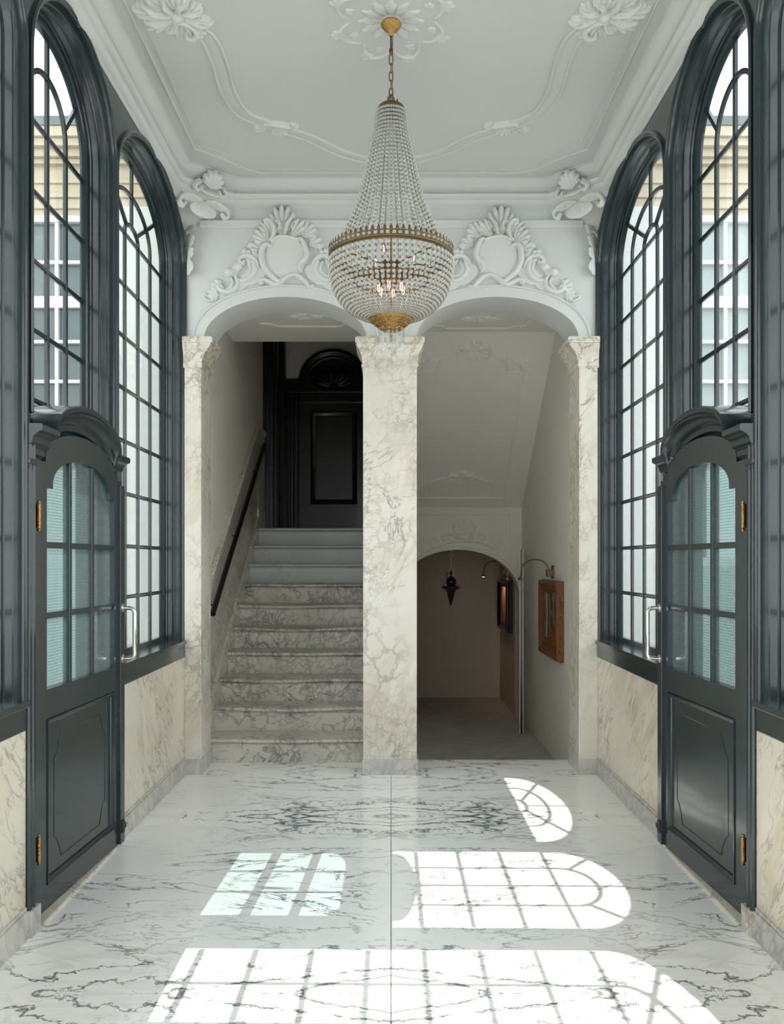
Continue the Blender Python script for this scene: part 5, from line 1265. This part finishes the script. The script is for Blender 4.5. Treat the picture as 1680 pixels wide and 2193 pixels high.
def rep(o0, n, place):
    for k in range(n):
        o = o0 if k == 0 else o0.copy()
        if k: COL.objects.link(o)
        o.parent = o0.parent; o.location, o.rotation_euler = place(k)
rep(fin0, NB, lambda k: (Vector((RB*math.sin(2*PI*k/NB), -RB*math.cos(2*PI*k/NB), ZB+0.013-CZ)), (0, 0, 2*PI*k/NB)))
rep(bd0, NB, lambda k: (Vector(((RB+0.001)*math.sin(2*PI*(k+0.5)/NB), -(RB+0.001)*math.cos(2*PI*(k+0.5)/NB), ZB+0.0035-CZ)), (0, 0, 2*PI*k/NB)))
# bead strands, built once on the -Y side and turned round the axis
def strand_mesh(nm, prof, size):
    """prof: (r, z) polyline; beads threaded along it; size(t) bead radius"""
    P_ = [Vector((p.x, p.y)) for p in smoothpath([(*p, 0) for p in prof], 10)]
    L = [0]
    for a, b in zip(P_[:-1], P_[1:]): L.append(L[-1]+(b-a).length)
    tot = L[-1]
    def at(s):
        for i in range(len(L)-1):
            if L[i+1] >= s: f = (s-L[i])/(L[i+1]-L[i]); return P_[i].lerp(P_[i+1], f)
        return P_[-1]
    mb = MB(); mb.cm = 1
    mb.tube([(0, -p.x, p.y-CZ) for p in P_[::3]+[P_[-1]]], 0.0013, 4)
    s = 0.0
    mb.cm = 0
    while True:
        r_ = size(s/tot); s += r_*1.16
        if s > tot-r_: break
        p = at(s)
        mb.sphere((0, -p.x, p.y-CZ), r_, 8, 6, 0.95); mb.cm = 1
        mb.sphere((0, -p.x, p.y-CZ-r_*1.12), r_*0.30, 5, 4); mb.cm = 0
        s += r_*1.16
    return mb.build(nm, ['crystal', 'wire'], ch, local=True, smooth='all')
up = [(0.066, ztop_-0.034), (0.074, cz(270)), (0.092, cz(310)), (0.112, cz(350)), (0.134, cz(395)), (0.160, cz(440)), (0.196, cz(478)), (0.250, ZB+0.030), (0.286, ZB+0.012)]
N1 = 36
s1_ = strand_mesh('bead_strand', up, lambda t: 0.0082+0.0014*min(1, t*1.5))
rep(s1_, N1, lambda k: (Vector((0, 0, 0)), (0, 0, 2*PI*k/N1)))
lo_ = [(RB-0.006, ZB-0.024), (0.290, ZB-0.05), (0.286, ZB-0.09), (0.276, ZB-0.14), (0.256, ZB-0.19), (0.222, ZB-0.235), (0.178, ZB-0.270), (0.135, ZB-0.290), (0.098, ZB-0.300)]
N2 = NB
s2_ = strand_mesh('basket_strand', lo_, lambda t: 0.0120-0.0062*t)
rep(s2_, N2, lambda k: (Vector((0, 0, 0)), (0, 0, 2*PI*(k+0.5)/N2)))
# bottom dish, prisms and drop
zd = ZB-0.300
lat([(0.098, zd+0.006), (0.104, zd), (0.098, zd-0.010), (0.080, zd-0.026), (0.060, zd-0.040), (0.050, zd-0.052), (0.040, zd-0.058), (0.028, zd-0.062), (0.001, zd-0.064), (0.001, zd+0.006), (0.098, zd+0.006)], 'bottom_dish', 'gold', 48, wob=0.012, wn=16)
mb = MB()
for n_, r_, dz_, q_ in ((28, 0.092, -0.012, 0.0085), (22, 0.074, -0.028, 0.0085), (16, 0.052, -0.047, 0.0075)):
    for k in range(n_): mb.sphere((r_*math.cos(2*PI*k/n_), CY_+r_*math.sin(2*PI*k/n_), zd+dz_), q_, 8, 6, 0.55)
mb.build('dish_lobes', 'gold', ch, smooth='all')['kind'] = 'stuff'
lat([(0.007, zd-0.06), (0.010, zd-0.07), (0.006, zd-0.08), (0.010, zd-0.09), (0.004, zd-0.105)], 'finial_rod', 'gold', 12)
mb = MB(); mb.sphere((0, 0, 0.0), 0.0065, 8, 6)
mb.lathe([(0.0005, -0.009), (0.0048, -0.016), (0.0048, -0.085), (0.0005, -0.095)], 6, (0, 0, 0))
pr = mb.build('prism_drop', 'crystal_clear', ch, local=True)
rep(pr, 18, lambda k: (Vector(((0.052 if k % 2 else 0.040)*math.cos(2*PI*k/18), (0.052 if k % 2 else 0.040)*math.sin(2*PI*k/18), zd-0.052-CZ)), (0, 0, 0)))
MB().sphere((0, CY_, zd-0.125), 0.0185, 16, 12).build('crystal_ball', 'crystal_clear', ch, smooth='all')
# inner cage: ring, arms, bulbs
lat([(0.172, ZB-0.118), (0.180, ZB-0.118), (0.180, ZB-0.128), (0.172, ZB-0.128), (0.172, ZB-0.118)], 'inner_hoop', 'bronze', 40)
lat([(0.001, ZB-0.030), (0.045, ZB-0.032), (0.050, ZB-0.040), (0.038, ZB-0.062), (0.018, ZB-0.075), (0.014, ZB-0.110), (0.040, ZB-0.118), (0.030, ZB-0.135), (0.008, ZB-0.140)], 'lamp_hub', 'brass', 24)
for k in range(6):
    a = 2*PI*(k+0.35)/6; c_, s_ = math.cos(a), math.sin(a)
    MB().tube([(0.02*c_, CY_+0.02*s_, ZB-0.05), (0.10*c_, CY_+0.10*s_, ZB-0.035), (0.19*c_, CY_+0.19*s_, ZB-0.02), (0.288*c_, CY_+0.288*s_, ZB-0.012)], 0.0035, 6).build('spoke', 'bronze', ch, smooth=True)
    b_ = MB().lathe([(0.001, 0.024), (0.010, 0.022), (0.011, 0.0), (0.009, -0.002), (0.001, -0.002)], 12, (0.062*c_, CY_+0.062*s_, ZB-0.135)).build('lamp_socket', 'brass', ch, smooth=True)
    g_ = MB().lathe([(0.009, 0.0), (0.010, -0.006), (0.020, -0.020), (0.0215, -0.030), (0.017, -0.045), (0.008, -0.052), (0.001, -0.053)], 16, (0.062*c_, CY_+0.062*s_, ZB-0.137)).build('bulb', 'bulb_glass', ch, smooth='all')
    MB().tube([(0.062*c_-0.004, CY_+0.062*s_, ZB-0.142), (0.062*c_-0.005, CY_+0.062*s_, ZB-0.172), (0.062*c_, CY_+0.062*s_, ZB-0.180), (0.062*c_+0.005, CY_+0.062*s_, ZB-0.172), (0.062*c_+0.004, CY_+0.062*s_, ZB-0.142)], 0.0016, 6).build('filament', 'bulb', g_, smooth=True)
for k in range(3):
    a = 2*PI*(k+0.1)/3; c_, s_ = math.cos(a), math.sin(a)
    u_b = MB().lathe([(0.009, 0.0), (0.016, 0.012), (0.017, 0.022), (0.010, 0.038), (0.001, 0.042)], 14, (0.11*c_, CY_+0.11*s_, ZB-0.022)).build('bulb', 'bulb_glass', ch, smooth='all')
    MB().tube([(0.11*c_, CY_+0.11*s_, ZB-0.02), (0.11*c_+0.003, CY_+0.11*s_, ZB+0.005), (0.11*c_-0.003, CY_+0.11*s_, ZB+0.008)], 0.0016, 6).build('filament', 'bulb', u_b, smooth=True)

# ================================================================== OUTSIDE: courtyards and the house
mb = MB().box(-14, 14, -12, 12, -0.5, -0.205)
tag(mb.build('courtyard_ground', 'paving'), 'grey stone paving of the courtyards outside the glazed hall', 'paving', kind='structure')
FY = 7.0
for sg, side in ((-1, 'staircase'), (1, 'passage')):
    h_ = thing('house_facade', 'cream stucco house front with white sash window outside, %s side' % side, 'house', (sg*3.6, FY, 0), group='house fronts beyond the windows')
    def hb(mb, x0, x1, y0, y1, z0, z1): return mb.box(*sorted((sg*x0, sg*x1)), y0, y1, z0, z1)
    # wall pieces round the window opening
    wx0, wx1, wz0, wz1 = 2.36, 3.16, 2.26, 4.17
    mb = MB(); hb(mb, 1.62, wx0, FY, FY+0.3, -0.3, 4.60); hb(mb, wx1, 4.95, FY, FY+0.3, -0.3, 4.60); hb(mb, wx0, wx1, FY, FY+0.3, wz1, 4.60); hb(mb, wx0, wx1, FY, FY+0.3, -0.3, wz0)
    mb.build('wall', 'stucco', h_)
    mb = MB()
    for z0, z1, o in ((4.22, 4.30, 0.02), (4.30, 4.335, 0.04), (4.42, 4.45, 0.02), (4.56, 4.60, 0.05), (4.60, 4.66, 0.09), (4.66, 4.72, 0.14), (4.72, 4.80, 0.17)):
        hb(mb, 1.62, 4.88, FY-o, FY+0.3, z0, z1)
    mb.build('cornice', 'stucco', h_, bevel=0.006)
    mb = MB(); hb(mb, 1.62, 4.88, FY-0.18, FY+0.6, 4.80, 4.87); mb.build('roof_edge', 'slate', h_)
    mb = MB(); hb(mb, 1.62, 2.27, FY-0.06, FY+0.01, -0.3, 4.22); mb.build('white_pier', 'stucco_white', h_, bevel=0.004)
    mb = MB(); hb(mb, 2.452, 4.9, FY-0.05, FY+0.01, -0.3, 2.16); mb.build('white_base', 'stucco_base', h_, bevel=0.004)
    mb = MB(); hb(mb, 2.11, 2.45, FY-0.12, FY-0.055, -0.3, 2.20); mb.build('base_pier', 'teal_render' if sg < 0 else 'shade_marble', h_, bevel=0.004)
    mb = MB(); hb(mb, 2.19, 2.21, FY-0.13, FY-0.11, -0.3, 2.18); mb.build('downpipe', 'slate', h_)
    # sash window
    w_ = MB(); hb(w_, wx0, wx0+0.05, FY-0.005, FY+0.08, wz0, wz1); hb(w_, wx1-0.05, wx1, FY-0.005, FY+0.08, wz0, wz1); hb(w_, wx0, wx1, FY-0.005, FY+0.08, wz1-0.05, wz1); hb(w_, wx0, wx1, FY-0.02, FY+0.08, wz0, wz0+0.06)
    wn_ = w_.build('window', 'white_wood', h_, bevel=0.003)
    nc = 3; cw = (wx1-wx0-0.10)/nc
    zrows = [wz1-0.05-0.314*k for k in range(9)]; zrows = [z for z in zrows if z > wz0+0.1]+[wz0+0.06]
    for k in range(1, nc):
        x = wx0+0.05+cw*k; mb = MB(); hb(mb, x-0.014, x+0.014, FY+0.005, FY+0.05, wz0+0.05, wz1-0.04); mb.build('glazing_bar', 'white_wood', wn_)
    for j, z in enumerate(zrows[1:-1]):
        tkn = 0.045 if j == 1 else 0.013
        mb = MB(); hb(mb, wx0+0.04, wx1-0.04, FY+0.003, FY+0.05, z-tkn, z+tkn); mb.build('glazing_bar', 'white_wood', wn_)
    for k in range(nc):
        for j in range(len(zrows)-1):
            mb = MB(); hb(mb, wx0+0.05+cw*k, wx0+0.05+cw*(k+1), FY+0.045, FY+0.049, zrows[j+1], zrows[j]); mb.build('house_pane', 'house_glass' if sg < 0 else 'curtain', wn_)
mb = MB()
# courtyard wing that shades the far window from the sun
cw_ = thing('courtyard_wing', 'tall rendered wing closing the staircase-side courtyard', 'building', (-6.2, 6.5, 0))
MB().box(-7.4, -5.0, 4.60, 9.0, -0.3, 8.15).build('wall', 'brickred', cw_)
MB().box(-7.5, -4.9, 4.56, 9.1, 8.15, 8.25).build('coping', 'slate', cw_)
ps = thing('perforated_screen', 'white perforated metal screen standing outside the passage-side door', 'screen', (2.15, 5.25, -0.205))
ps_o = MB().box(-0.31, 0.31, -0.02, 0.02, 0.25, 1.67)
ps_o.v = [(x, y, z) for x, y, z in ps_o.v]
ps_o.build('sheet', 'perforated', ps, local=True)
for x in (-0.28, 0.28): MB().box(x-0.02, x+0.02, 0.02, 0.05, 0, 1.66).build('post', 'white_wood', ps, local=True)
